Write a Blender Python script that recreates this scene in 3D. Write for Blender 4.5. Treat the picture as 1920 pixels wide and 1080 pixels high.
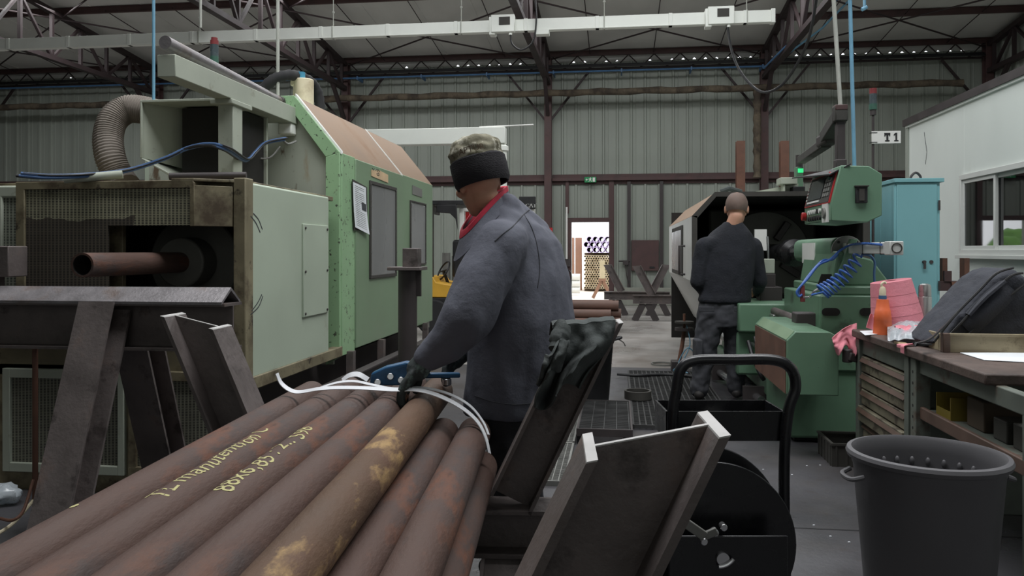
import bpy, bmesh, math, random
from mathutils import Vector, Matrix, Euler, noise
for o in list(bpy.data.objects): bpy.data.objects.remove(o, do_unlink=True)
random.seed(7)
SC = bpy.context.scene
COL = SC.collection
R = math.radians
# ---------------------------------------------------------------- camera
F = 1500.0; HZ = 470.0; CH = 1.30; YAW = R(7.5)
CA, SA = math.cos(YAW), math.sin(YAW)
cd = bpy.data.cameras.new('camera'); cam = bpy.data.objects.new('camera', cd); COL.objects.link(cam)
cam.location = (0, 0, CH); cam.rotation_euler = (R(90), 0, YAW)
cd.sensor_width = 36; cd.lens = 36*F/1920; cd.shift_y = -(540-HZ)/1920.0
cd.clip_start = .05; cd.clip_end = 300
SC.camera = cam
# ---------------------------------------------------------------- sky and added fill lamps
w = bpy.data.worlds.new('overcast_sky'); SC.world = w; w.use_nodes = True
bg = w.node_tree.nodes['Background']; bg.inputs[0].default_value = (.93, .96, 1, 1); bg.inputs[1].default_value = 3.0
def area(name, loc, rot, sx, sy, e, col=(.97, .985, 1)):
    l = bpy.data.lights.new(name, 'AREA'); l.shape = 'RECTANGLE'; l.size = sx; l.size_y = sy; l.energy = e; l.color = col
    o = bpy.data.objects.new(name, l); COL.objects.link(o); o.location = loc; o.rotation_euler = rot
    return o
area('roof_fill', (-.6, 9.5, 6.75), (0, 0, 0), 9, 2.4, 300)  # added area lamps below an unbroken roof, in place of unseen skylights
area('roof_fill', (.4, 3.4, 7.3), (0, 0, 0), 9, 2.6, 690)
area('roof_fill', (-4.5, 14.6, 6.3), (0, 0, 0), 20, 1.4, 560)
area('rear_fill', (.6, -4.9, 3.2), (R(84), 0, R(4)), 8, 4.6, 40)  # added fill lamp behind the camera; the wall there has no gate
SC.view_settings.view_transform = 'Standard'; SC.view_settings.look = 'None'
SC.view_settings.gamma = 1; SC.view_settings.exposure = 0.0
SC.view_settings.use_curve_mapping = False
# ---------------------------------------------------------------- geometry helpers
def ray(px, py):
    u = (px-960)/F
    return Vector((u*CA-SA, u*SA+CA, (HZ-py)/F))
O = Vector((0, 0, CH))
def P(px, py, d): return O+ray(px, py)*d
def Py(px, py, y): r = ray(px, py); return O+r*(y/r.y)
def Px(px, py, x): r = ray(px, py); return O+r*(x/r.x)
def Pz(px, py, z): r = ray(px, py); return O+r*((z-CH)/r.z)
V = Vector
OFF = {}
def frame(ax):
    ax = ax.normalized(); t = V((0, 0, 1)) if abs(ax.z) < .9 else V((1, 0, 0))
    a = ax.cross(t).normalized(); return a, ax.cross(a).normalized()
def crom(pts, n=6):
    pts = [V(p) for p in pts]; out = []
    for i in range(len(pts)-1):
        p0 = pts[max(i-1, 0)]; p1 = pts[i]; p2 = pts[i+1]; p3 = pts[min(i+2, len(pts)-1)]
        for k in range(n):
            t = k/n
            out.append(.5*((2*p1)+(p2-p0)*t+(2*p0-5*p1+4*p2-p3)*t*t+(3*p1-p0-3*p2+p3)*t**3))
    out.append(pts[-1]); return out
class M:
    def __init__(s): s.v = []; s.f = []
    def add(s, vs, fs):
        b = len(s.v); s.v += [V(p) for p in vs]; s.f += [[b+i for i in f] for f in fs]; return s
    EK = [0]
    def box(s, x0, x1, y0, y1, z0, z1):
        M.EK[0] += 1; e = (M.EK[0] % 9)*1.1e-4*(1 if max(x1-x0, y1-y0, z1-z0) < 30 else 0); x0 -= e; x1 += e; y0 -= e; y1 += e; z1 += e
        return s.add([(x, y, z) for x in (x0, x1) for y in (y0, y1) for z in (z0, z1)],
                     [(0, 1, 3, 2), (4, 6, 7, 5), (0, 4, 5, 1), (2, 3, 7, 6), (0, 2, 6, 4), (1, 5, 7, 3)])
    def obox(s, c, a, b, d):
        c, a, b, d = V(c), V(a), V(b), V(d)
        return s.add([c+a*i+b*j+d*k for i in (-1, 1) for j in (-1, 1) for k in (-1, 1)],
                     [(0, 1, 3, 2), (4, 6, 7, 5), (0, 4, 5, 1), (2, 3, 7, 6), (0, 2, 6, 4), (1, 5, 7, 3)])
    def beam(s, p0, p1, wd, ht, up=(0, 0, 1)):
        p0, p1 = V(p0), V(p1); ax = (p1-p0).normalized(); up = V(up)
        if abs(ax.dot(up)) > .95: up = V((0, 1, 0))
        a = ax.cross(up).normalized(); b = a.cross(ax).normalized()
        return s.obox((p0+p1)/2, (p1-p0)/2, a*wd/2, b*ht/2)
    def prism(s, poly, ext):
        n = len(poly); ext = V(ext); a = [V(p) for p in poly]
        return s.add(a+[p+ext for p in a], [list(range(n))[::-1], list(range(n, 2*n))]+[(i, (i+1) % n, n+(i+1) % n, n+i) for i in range(n)])
    def hsec(s, p0, p1, web, fl, h, b, t=.012, cut=0.0, cut0=0.0):
        # H profile from p0 to p1; web dir `web` (height h), flange dir `fl` (width b); cut shifts the top end along the axis with web offset
        p0, p1, web, fl = V(p0), V(p1), V(web).normalized(), V(fl).normalized()
        ax = (p1-p0).normalized()
        H, B, T = h/2, b/2, t
        prof = [(-H, -B), (-H, B), (-H+T, B), (-H+T, T*.4), (H-T, T*.4), (H-T, B), (H, B), (H, -B), (H-T, -B), (H-T, -T*.4), (-H+T, -T*.4), (-H+T, -B)]
        n = len(prof)
        a = [p0+web*x+fl*y+ax*(cut0*x) for x, y in prof]; c = [p1+web*x+fl*y+ax*(cut*x) for x, y in prof]
        s.add(a+c, [(i, (i+1) % n, n+(i+1) % n, n+i) for i in range(n)])
        for base, fl_ in ((0, 1), (n, 0)):
            for q in ((0, 1, 2, 11), (11, 2, 3, 10), (10, 3, 4, 9), (9, 4, 5, 8), (8, 5, 6, 7)):
                q = [len(s.v)-2*n+base+i for i in q]; s.f.append(q[::-1] if fl_ else q)
        return s
    def cyl(s, p0, p1, r0, r1=None, n=20, caps=True):
        p0, p1 = V(p0), V(p1); r1 = r0 if r1 is None else r1; a, b = frame(p1-p0)
        c = [(math.cos(2*math.pi*i/n), math.sin(2*math.pi*i/n)) for i in range(n)]
        f = [(i, (i+1) % n, n+(i+1) % n, n+i) for i in range(n)]
        if caps: f += [list(range(n))[::-1], list(range(n, 2*n))]
        return s.add([p0+(a*x+b*y)*r0 for x, y in c]+[p1+(a*x+b*y)*r1 for x, y in c], f)
    def lathe(s, c, prof, ax=(0, 0, 1), n=28, close=False):
        c = V(c); ax = V(ax).normalized(); a, b = frame(ax); vs = []; m = len(prof)
        for r, h in prof:
            for i in range(n):
                t = 2*math.pi*i/n; vs.append(c+ax*h+(a*math.cos(t)+b*math.sin(t))*max(r, 1e-4))
        f = [(j*n+i, j*n+(i+1) % n, (j+1)*n+(i+1) % n, (j+1)*n+i) for j in range(m-1) for i in range(n)]
        if close: f += [((m-1)*n+i, (m-1)*n+(i+1) % n, (i+1) % n, i) for i in range(n)]
        return s.add(vs, f)
    def pipe(s, p0, p1, ro, ri, n=24):
        p0, p1 = V(p0), V(p1); L = (p1-p0).length
        return s.lathe(p0, [(ri, 0), (ro, 0), (ro, L), (ri, L)], p1-p0, n, True)
    def tube(s, pts, r, n=8, smooth=0):
        pts = crom(pts, smooth) if smooth else [V(p) for p in pts]; m = len(pts)
        rs = r if isinstance(r, (list, tuple)) else None
        t0 = (pts[1]-pts[0]).normalized(); a, b = frame(t0); vs = []
        for k in range(m):
            t = (pts[min(k+1, m-1)]-pts[max(k-1, 0)]).normalized()
            a = (a-t*a.dot(t)).normalized(); b = t.cross(a)
            rr = rs[min(int(k*len(rs)/m), len(rs)-1)] if rs else r
            vs += [pts[k]+(a*math.cos(2*math.pi*i/n)+b*math.sin(2*math.pi*i/n))*rr for i in range(n)]
        f = [(k*n+i, k*n+(i+1) % n, (k+1)*n+(i+1) % n, (k+1)*n+i) for k in range(m-1) for i in range(n)]
        f += [list(range(n))[::-1], list(range((m-1)*n, m*n))]
        return s.add(vs, f)
    def strip(s, pts, wdir, wd, th=.001, smooth=0):
        pts = crom(pts, smooth) if smooth else [V(p) for p in pts]; m = len(pts); vs = []
        for k in range(m):
            t = (pts[min(k+1, m-1)]-pts[max(k-1, 0)]).normalized()
            wv = V(wdir); wv = (wv-t*wv.dot(t)).normalized(); nn = t.cross(wv)
            vs += [pts[k]+wv*wd/2*i+nn*th*j for i, j in ((-1, -1), (1, -1), (1, 1), (-1, 1))]
        f = [(k*4+i, k*4+(i+1) % 4, k*4+4+(i+1) % 4, k*4+4+i) for k in range(m-1) for i in range(4)]+[(3, 2, 1, 0), tuple(range(m*4-4, m*4))]
        return s.add(vs, f)
    def ell(s, c, rx, ry=None, rz=None, rot=None, n=16, m=10):
        ry = rx if ry is None else ry; rz = rx if rz is None else rz; c = V(c); vs = []; rot = rot or Matrix.Identity(3)
        for j in range(1, m):
            ph = math.pi*j/m
            for i in range(n):
                t = 2*math.pi*i/n
                vs.append(c+rot@V((rx*math.sin(ph)*math.cos(t), ry*math.sin(ph)*math.sin(t), rz*math.cos(ph))))
        k = len(vs); vs += [c+rot@V((0, 0, rz)), c-rot@V((0, 0, rz))]
        f = [(j*n+i, (j+1)*n+i, (j+1)*n+(i+1) % n, j*n+(i+1) % n) for j in range(m-2) for i in range(n)]
        f += [(k, i, (i+1) % n) for i in range(n)]+[(k+1, (m-2)*n+(i+1) % n, (m-2)*n+i) for i in range(n)]
        return s.add(vs, f)
    def cap(s, p0, p1, r0, r1, n=14): return s.cyl(p0, p1, r0, r1, n).ell(p0, r0, n=n, m=8).ell(p1, r1, n=n, m=8)
    def limb(s, pts, rs):
        for i in range(len(pts)-1): s.cap(pts[i], pts[i+1], rs[i], rs[i+1])
        return s
    def loft(s, rings, caps=True):
        n = len(rings[0]); m = len(rings)
        f = [(k*n+i, k*n+(i+1) % n, (k+1)*n+(i+1) % n, (k+1)*n+i) for k in range(m-1) for i in range(n)]
        if caps: f += [list(range(n))[::-1], list(range((m-1)*n, m*n))]
        return s.add([p for r in rings for p in r], f)
    def grid(s, fn, nu, nv):
        return s.add([fn(i/nu, j/nv) for i in range(nu+1) for j in range(nv+1)],
                     [(i*(nv+1)+j, (i+1)*(nv+1)+j, (i+1)*(nv+1)+j+1, i*(nv+1)+j+1) for i in range(nu) for j in range(nv)])
    def ring(s, c, a, b, n=20, pw=2.0):
        c, a, b = V(c), V(a), V(b); out = []
        for i in range(n):
            t = 2*math.pi*i/n; x, y = math.cos(t), math.sin(t)
            x = math.copysign(abs(x)**(2/pw), x); y = math.copysign(abs(y)**(2/pw), y)
            out.append(c+a*x+b*y)
        return out
    def build(s, name, m, parent=None, bevel=0, smooth=True, remesh=0, sm_it=0, disp=None, thick=0, subsurf=0, ang=40):
        if parent is not None: off = OFF[parent.name]
        else:
            xs = [p.x for p in s.v]; ys = [p.y for p in s.v]; zs = [p.z for p in s.v]
            off = V(((min(xs)+max(xs))/2, (min(ys)+max(ys))/2, min(zs)))
        me = bpy.data.meshes.new(name); me.from_pydata([p-off for p in s.v], [], s.f); me.update()
        bm = bmesh.new(); bm.from_mesh(me); bmesh.ops.recalc_face_normals(bm, faces=bm.faces); bm.to_mesh(me); bm.free()
        o = bpy.data.objects.new(name, me); COL.objects.link(o)
        if thick: q = o.modifiers.new('t', 'SOLIDIFY'); q.thickness = thick; q.offset = 0
        if subsurf: q = o.modifiers.new('u', 'SUBSURF'); q.levels = subsurf; q.render_levels = subsurf
        if remesh: q = o.modifiers.new('r', 'REMESH'); q.mode = 'VOXEL'; q.voxel_size = remesh
        if sm_it: q = o.modifiers.new('s', 'SMOOTH'); q.iterations = sm_it; q.factor = .5
        if bevel: q = o.modifiers.new('b', 'BEVEL'); q.width = bevel; q.segments = 2; q.limit_method = 'ANGLE'; q.angle_limit = R(35)
        if remesh or thick or subsurf:
            dg = bpy.context.evaluated_depsgraph_get(); nm = bpy.data.meshes.new_from_object(o.evaluated_get(dg))
            o.modifiers.clear(); o.data = nm; me = nm; nm.name = name
        if disp:
            amp, scl, st = disp
            ns = [v.normal.copy() for v in me.vertices]
            for v, nn in zip(me.vertices, ns):
                q = v.co+off; q = V((q.x*st[0], q.y*st[1], q.z*st[2]))*scl
                v.co += nn*amp*(noise.noise(q)+.5*noise.noise(q*2.1))
            me.update()
        me.materials.clear(); me.materials.append(m)
        if smooth: me.shade_smooth(); me.set_sharp_from_angle(angle=R(ang)) if not remesh else None
        else: me.shade_flat()
        if parent is not None: o.parent = parent; OFF[o.name] = off
        else: o.location = off; OFF[o.name] = off
        return o
def thing(name, label, cat, loc=(0, 0, 0), group=None):
    o = bpy.data.objects.new(name, None); COL.objects.link(o); o.empty_display_size = .1
    o.location = loc; OFF[o.name] = V(loc); return tag(o, label, cat, group)
def bore(o, n):
    o.data.materials.append(MT['bore_shade']); k = len(o.data.polygons)
    for p in o.data.polygons[k-n:]: p.material_index = 1
    return o
def tag(o, label, cat, group=None, kind=None):
    o['label'] = label; o['category'] = cat
    if group: o['group'] = group
    if kind: o['kind'] = kind
    return o
def struct(o, label=None):
    o['kind'] = 'structure'
    if label: o['label'] = label
    return o
def kids(o): return [c for c in bpy.data.objects if c.parent == o]
def dup(root, loc, rz=0, label=None, group=None):
    r = root.copy(); COL.objects.link(r); r.location = loc; r.rotation_euler = (0, 0, rz)
    if label: r['label'] = label
    if group: r['group'] = group
    def rec(a, b):
        for ch in kids(a):
            c = ch.copy(); COL.objects.link(c); c.parent = b; rec(ch, c)
    rec(root, r); return r
def text_mesh(body, size, ext=.001, res=3):
    cu = bpy.data.curves.new('t', 'FONT'); cu.body = body; cu.size = size; cu.extrude = ext; cu.resolution_u = res
    cu.align_x = 'CENTER'; cu.align_y = 'CENTER'
    o = bpy.data.objects.new('t', cu); COL.objects.link(o); dg = bpy.context.evaluated_depsgraph_get()
    me = o.evaluated_get(dg).to_mesh(); vs = [v.co.copy() for v in me.vertices]; fs = [list(p.vertices) for p in me.polygons]
    o.evaluated_get(dg).to_mesh_clear(); bpy.data.objects.remove(o); bpy.data.curves.remove(cu)
    return vs, fs
def text_on(m, body, size, c, right, up, bold=0, sx=1):
    right, up, c = V(right).normalized(), V(up).normalized(), V(c); n = right.cross(up)
    vs, fs = text_mesh(body, size)
    m.add([c+right*v.x*sx+up*v.y+n*v.z for v in vs], fs)
    if bold: m.add([c+right*(v.x+bold)*sx+up*v.y+n*v.z for v in vs], fs)
    return m
# ---------------------------------------------------------------- materials
def lin(c):
    return tuple((x/255/12.92 if x/255 <= .04045 else ((x/255+.055)/1.055)**2.4) for x in c)+(1,)
def mat(name, col, rough=.6, metal=0, var=.18, scale=6, bump=.0, bscale=40, spots=(), stretch=(1, 1, 1), rvar=.1, ior=None, spec=None):
    m = bpy.data.materials.new(name); m.use_nodes = True; nt = m.node_tree; N = nt.nodes; L = nt.links
    b = N['Principled BSDF']; b.inputs['Metallic'].default_value = metal
    if spec is not None: b.inputs['Specular IOR Level'].default_value = spec
    tc = N.new('ShaderNodeTexCoord'); mp = N.new('ShaderNodeMapping'); mp.inputs['Scale'].default_value = stretch
    L.new(tc.outputs['Object'], mp.inputs[0]); co = mp.outputs[0]
    def nz(sc, det=5, rg=.6):
        t = N.new('ShaderNodeTexNoise'); t.inputs['Scale'].default_value = sc; t.inputs['Detail'].default_value = det; t.inputs['Roughness'].default_value = rg
        L.new(co, t.inputs['Vector']); return t.outputs['Fac']
    def ramp(fac, a, c):
        r = N.new('ShaderNodeMapRange'); r.inputs[1].default_value = a; r.inputs[2].default_value = c; L.new(fac, r.inputs[0]); return r.outputs[0]
    def mix(f, a, c):
        x = N.new('ShaderNodeMix'); x.data_type = 'RGBA'; L.new(f, x.inputs[0])
        for i, q in ((6, a), (7, c)):
            if isinstance(q, tuple): x.inputs[i].default_value = q
            else: L.new(q, x.inputs[i])
        return x.outputs[2]
    base = lin(col); dk = tuple(x*(1-var) for x in base[:3])+(1,); lt = tuple(min(1, x*(1+var)) for x in base[:3])+(1,)
    f0 = nz(scale); c = mix(ramp(f0, .3, .7), dk, lt)
    for sp in spots:
        scol, sscale, thr, width = sp[:4]; k = sp[4] if len(sp) > 4 else 1.0
        f = ramp(nz(sscale, 8, .65), thr, thr+width)
        if k < 1:
            q = N.new('ShaderNodeMath'); q.operation = 'MULTIPLY'; q.inputs[1].default_value = k; L.new(f, q.inputs[0]); f = q.outputs[0]
        c = mix(f, c, lin(scol))
    L.new(c, b.inputs['Base Color'])
    rr = N.new('ShaderNodeMapRange'); rr.inputs[1].default_value = .3; rr.inputs[2].default_value = .7
    rr.inputs[3].default_value = max(0, rough-rvar); rr.inputs[4].default_value = min(1, rough+rvar); L.new(f0, rr.inputs[0]); L.new(rr.outputs[0], b.inputs['Roughness'])
    if bump:
        bp = N.new('ShaderNodeBump'); bp.inputs['Strength'].default_value = bump; bp.inputs['Distance'].default_value = .01
        L.new(nz(bscale), bp.inputs['Height']); L.new(bp.outputs[0], b.inputs['Normal'])
    return m
def glass(name, col=(.8, .85, .85), rough=.02):
    m = bpy.data.materials.new(name); m.use_nodes = True; b = m.node_tree.nodes['Principled BSDF']
    b.inputs['Base Color'].default_value = col+(1,); b.inputs['Transmission Weight'].default_value = 1; b.inputs['Roughness'].default_value = rough; b.inputs['IOR'].default_value = 1.45
    return m
def emit(name, col, s):
    m = bpy.data.materials.new(name); m.use_nodes = True; b = m.node_tree.nodes['Principled BSDF']
    b.inputs['Base Color'].default_value = lin(col); b.inputs['Emission Color'].default_value = lin(col); b.inputs['Emission Strength'].default_value = s
    return m
def slots(name, col, hole=(22, 21, 20), px=.021, pz=.0085, fx=.62, fz=.55, stain=None):
    # perforated sheet: rows of short horizontal slots cut through painted steel
    m = mat(name, col, .6, 0, .2, 3, spots=((70, 66, 52), 5, .56, .2)) if False else mat(name, col, .6, 0, .2, 3, spots=(((74, 70, 56), 2.2, .52, .2, .7), ((50, 42, 34), 9, .62, .1, .8)))
    nt = m.node_tree; N = nt.nodes; L = nt.links; b = N['Principled BSDF']
    src = b.inputs['Base Color'].links[0].from_socket
    tc = N.new('ShaderNodeTexCoord'); sp = N.new('ShaderNodeSeparateXYZ'); L.new(tc.outputs['Object'], sp.inputs[0])
    def mth(op, a, c=None):
        q = N.new('ShaderNodeMath'); q.operation = op
        for i, x in ((0, a), (1, c)):
            if x is None: continue
            if isinstance(x, (int, float)): q.inputs[i].default_value = x
            else: L.new(x, q.inputs[i])
        return q.outputs[0]
    h = mth('ADD', sp.outputs[0], 0.0)
    a = mth('LESS_THAN', mth('FRACT', mth('ADD', mth('DIVIDE', h, px), 100)), fx)
    c = mth('LESS_THAN', mth('FRACT', mth('ADD', mth('DIVIDE', sp.outputs[2], pz), 100)), fz)
    x = N.new('ShaderNodeMix'); x.data_type = 'RGBA'; L.new(mth('MULTIPLY', a, c), x.inputs[0]); x.inputs[7].default_value = lin(hole)
    if stain:
        scol, (x0, x1, z0, z1) = stain; nz = N.new('ShaderNodeTexNoise'); nz.inputs['Scale'].default_value = 5; L.new(tc.outputs['Object'], nz.inputs['Vector'])
        d = mth('MULTIPLY', mth('SUBTRACT', nz.outputs['Fac'], .5), .12)
        xx = mth('ADD', sp.outputs[0], d); zz = mth('ADD', sp.outputs[2], d)
        k = mth('MULTIPLY', mth('MULTIPLY', mth('GREATER_THAN', xx, x0), mth('LESS_THAN', xx, x1)), mth('MULTIPLY', mth('GREATER_THAN', zz, z0), mth('LESS_THAN', zz, z1)))
        k = mth('MULTIPLY', k, .85)
        y = N.new('ShaderNodeMix'); y.data_type = 'RGBA'; L.new(k, y.inputs[0]); L.new(src, y.inputs[6]); y.inputs[7].default_value = lin(scol); src = y.outputs[2]
    L.new(src, x.inputs[6]); L.new(x.outputs[2], b.inputs['Base Color'])
    return m
MT = {}
def mk(k, *a, **kw): MT[k] = mat(k, *a, **kw)
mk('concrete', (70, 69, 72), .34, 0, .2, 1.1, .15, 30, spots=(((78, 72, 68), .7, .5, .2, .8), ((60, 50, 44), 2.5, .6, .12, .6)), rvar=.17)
mk('wall_sheet', (146, 152, 143), .55, 0, .1, .9, spots=(((120, 124, 116), .8, .55, .25, .6), ((84, 78, 66), 6, .68, .08, .5)), stretch=(1, 1, .35))
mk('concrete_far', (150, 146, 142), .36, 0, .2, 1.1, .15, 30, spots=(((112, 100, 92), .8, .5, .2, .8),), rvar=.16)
mk('roof_sheet', (214, 214, 210), .8, 0, .12, .6, stretch=(1, .4, 1))
mk('steel_brown', (80, 58, 57), .6, 0, .2, 4, spots=(((60, 48, 46), 3, .55, .15, .7),))
mk('truss', (50, 39, 40), .65, 0, .2, 4)
mk('steel_dark', (60, 54, 54), .55, 0, .2, 4)
mk('plinth', (140, 142, 132), .8, 0, .2, 2, spots=(((90, 88, 78), 3, .55, .2, .7),))
mk('pipe_blue', (72, 110, 150), .45)
mk('pipe_blue_light', (112, 160, 186), .45)
mk('pipe_white', (176, 178, 170), .45)
mk('insulation', (96, 86, 72), .9, 0, .3, 7, .5, 25, spots=(((58, 50, 43), 3, .46, .15, .9),))
mk('trunk_white', (242, 245, 238), .45, 0, .03, 3, spots=(((180, 176, 160), 5, .68, .1, .4),))
mk('black', (30, 30, 32), .5, 0, .2, 8)
mk('black_gloss', (26, 26, 29), .28, 0, .15, 8)
mk('rubber', (36, 36, 38), .8, 0, .2, 8)
mk('grey_plastic', (120, 120, 116), .5)
mk('hood_white', (168, 174, 160), .55, 0, .1, 2, spots=(((104, 92, 70), 6, .6, .12, .7), ((60, 48, 38), 14, .68, .06, .8)))
mk('cab_white', (176, 188, 170), .45, 0, .06, 1.5, spots=(((120, 104, 76), 2.6, .63, .16, .6), ((60, 52, 44), 16, .72, .03, .9)))
mk('cab_dirty', (128, 120, 96), .6, 0, .25, 3, spots=(((64, 50, 36), 3.2, .48, .14, .9), ((40, 32, 26), 11, .6, .07, .9)))
mk('green', (126, 150, 121), .4, 0, .07, 1.5, spots=(((86, 92, 82), 9, .69, .02, .95), ((70, 74, 66), 26, .7, .02, .8)))
mk('green_worn', (150, 186, 144), .45, 0, .1, 2, spots=(((66, 66, 58), 30, .6, .03, .95), ((110, 104, 88), 9, .63, .05, .8)))
mk('green_dark', (98, 130, 106), .42, 0, .1, 2.5, spots=(((64, 70, 60), 4, .6, .12, .7), ((50, 52, 46), 20, .7, .03, .8)))
mk('green_console', (102, 136, 112), .4, 0, .06, 3, spots=(((140, 150, 140), 22, .74, .02, .6),))
mk('roof_rust', (158, 134, 114), .7, 0, .1, 3, spots=(((140, 108, 84), 3, .55, .2, .6),))
mk('window_smoke', (126, 127, 127), .3, 0, .06, 1.5, stretch=(1, 1, .4))
mk('end_wall', (172, 178, 164), .5, 0, .1, 1.5, spots=(((150, 122, 84), 5, .56, .14, .75), ((92, 70, 50), 7, .63, .06, .9), ((52, 44, 38), 22, .68, .03, .9)), stretch=(1, 1, .35))
mk('gasket', (62, 60, 56), .7)
mk('rust_pipe', (78, 57, 49), .72, 0, .2, 5, .3, 60, spots=(((66, 59, 58), 4.5, .52, .16, .85), ((112, 68, 46), 7, .56, .12, .75), ((58, 42, 37), 14, .6, .08, .7)), stretch=(1, .35, 1))
mk('rust_pipe_tan', (86, 63, 46), .72, 0, .22, 5, .3, 60, spots=(((164, 134, 88), 7, .56, .08, .9), ((92, 66, 52), 8, .52, .12, .8)), stretch=(1, .4, 1))
mk('rust_pipe_far', (104, 78, 68), .6, 0, .2, 5)
mk('bore_shade', (26, 22, 20), .9)  # near-black colour stands in for the shade inside tubes and holes
mk('mill_steel', (104, 96, 94), .5, .25, .25, 5, .2, 40, spots=(((112, 92, 82), 5, .56, .14, .7), ((50, 44, 42), 7, .56, .1, .7)))
mk('mill_steel_bright', (128, 124, 126), .4, .35, .2, 7, .2, 60, spots=(((104, 84, 70), 3, .52, .14, .8),), stretch=(1, 1, 1))
mk('cut_steel', (190, 188, 186), .4, .3, .1, 10)
mk('rust_flat', (104, 72, 58), .7, 0, .25, 6)
mk('strap', (226, 228, 232), .3, 0, .04, 6)
mk('tool_blue', (44, 92, 132), .35, 0, .12, 9)
mk('chrome', (196, 196, 198), .18, .9, .05, 6)
mk('brushed', (178, 178, 176), .3, .8, .08, 8, stretch=(1, 1, .1))
mk('jacket_dark', (40, 40, 43), .9, 0, .15, 3, .5, 18)
mk('jacket', (94, 96, 107), .9, 0, .12, 3, .5, 18, spots=(((96, 96, 106), 3, .55, .2, .5),))
mk('red_cloth', (176, 40, 62), .85)
mk('skin', (196, 148, 124), .55, 0, .06, 9)
mk('trouser_dark', (44, 44, 48), .9, 0, .15, 6, .4, 22)
mk('trouser_grey', (60, 61, 66), .9, 0, .18, 5, .5, 18)
mk('sweater', (34, 36, 43), .95, 0, .12, 6, .5, 60)
mk('stubble', (112, 94, 86), .7, 0, .12, 30)
mk('camo', (128, 124, 106), .9, 0, .15, 8, .4, 30, spots=(((182, 178, 162), 13, .5, .04, .9), ((84, 80, 60), 16, .56, .03, .9)))
mk('knit', (38, 36, 40), .95, 0, .15, 10, .5, 90, stretch=(1, 1, 3))
mk('glove', (54, 60, 60), .8, 0, .25, 12, .4, 40, spots=(((104, 122, 118), 14, .55, .08, .9),))
mk('boot', (34, 31, 30), .6, 0, .2, 9)
mk('rag', (66, 71, 70), .9, 0, .25, 8, .5, 30, spots=(((78, 90, 90), 6, .6, .12, .5),))
mk('bin', (90, 89, 92), .55, 0, .08, 5)
mk('cyan', (122, 174, 180), .4, 0, .05, 1.3, spots=(((92, 140, 146), 12, .7, .05, .5),))
mk('office', (214, 220, 215), .55, 0, .05, .8, spots=(((176, 180, 168), 1.2, .55, .25, .5), ((120, 116, 100), 7, .74, .05, .5)), stretch=(1, 1, .5))
mk('alu', (206, 208, 204), .4, 0, .04, 4)
mk('pink', (222, 140, 152), .9, 0, .06, 10, .3, 50)
mk('orange', (220, 106, 62), .45, 0, .08, 12)
mk('paper', (226, 230, 234), .7, 0, .03, 10)
mk('ink', (60, 62, 66), .8)
mk('cardboard', (206, 178, 142), .8)
mk('bench_top', (88, 74, 68), .6, 0, .25, 6, .3, 40, spots=(((60, 50, 46), 4, .52, .14, .8),))
mk('bench_steel', (98, 104, 96), .6, 0, .25, 5, spots=(((80, 62, 50), 5, .55, .1, .8),))
mk('drawer_front', (122, 116, 98), .6, 0, .3, 5, spots=(((72, 62, 52), 7, .52, .08, .9),))
mk('drawer_lip', (94, 74, 64), .55, 0, .25, 6)
mk('tray_yellowish', (150, 138, 112), .7, 0, .2, 5, .2, 40, spots=(((90, 78, 60), 8, .56, .1, .8),))
mk('backpack', (58, 60, 68), .85, 0, .12, 9, .4, 90)
mk('yellow', (220, 170, 60), .5, 0, .08, 5)
mk('yellow_bin', (128, 112, 44), .5, 0, .1, 8)
mk('red', (180, 34, 38), .4)
mk('red_led', (150, 30, 34), .3)
mk('white', (226, 226, 222), .5, 0, .04, 6)
mk('cream', (226, 214, 184), .5, 0, .06, 6, spots=(((170, 150, 110), 5, .62, .12, .5),))
mk('hose_grey', (124, 116, 108), .8, 0, .12, 6)
mk('cable_blue', (76, 106, 150), .4)
mk('air_blue', (66, 106, 182), .3)
mk('green_sign', (30, 140, 84), .5)
mk('lens_green', (62, 96, 84), .3)
mk('lens_red', (126, 58, 60), .3)
mk('lens_blue', (70, 140, 170), .3)
mk('smoke_tube', (70, 80, 84), .25)
mk('chalk', (180, 174, 124), .9, 0, .12, 30, spots=(((140, 116, 88), 60, .56, .08, .9),))
mk('grate', (74, 74, 74), .45, .5, .2, 8)
mk('ground_out', (216, 206, 194), .9, 0, .08, 1)
mk('steel_out', (206, 190, 160), .6, 0, .15, 3)
mk('steel_out_brown', (150, 112, 92), .6, 0, .1, 3)
mk('violet_end', (196, 176, 220), .5)
mk('leaf', (92, 132, 62), .8, 0, .3, 2)
mk('bark', (92, 74, 58), .9)
mk('cast_dark', (92, 92, 86), .55, .2, .2, 5)
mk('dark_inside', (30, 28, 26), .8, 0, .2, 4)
mk('curtain', (40, 42, 46), .9)
mk('screen', (40, 46, 52), .15)
mk('brown_dark', (74, 62, 50), .85)
# ================================================================ STRUCTURE
YW = 19.4; XL, XR, YF = -21.8, 8.4, -5.2
def roofz(y): return 6.08+.1*(YW-y)
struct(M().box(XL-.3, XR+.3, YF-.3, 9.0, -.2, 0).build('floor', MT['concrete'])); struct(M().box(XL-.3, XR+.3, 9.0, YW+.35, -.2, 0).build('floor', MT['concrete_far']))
def ribbed(x0, x1, y, z0, z1, per=.33, inward=-1):
    prof = []; n0 = math.floor(x0/per)
    xs = [x0]; k = n0
    pts = [(x0, 0)]
    while k*per < x1+per:
        c = k*per
        for dx, dy in ((-.035, 0), (-.02, .035), (.02, .035), (.035, 0)):
            x = c+dx
            if x0 < x < x1: pts.append((x, dy))
        c2 = c+.11
        for dx, dy in ((-.012, 0), (0, .006), (.012, 0)):
            if x0 < c2+dx < x1: pts.append((c2+dx, dy))
        k += 1
    pts.append((x1, 0)); return pts
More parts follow.
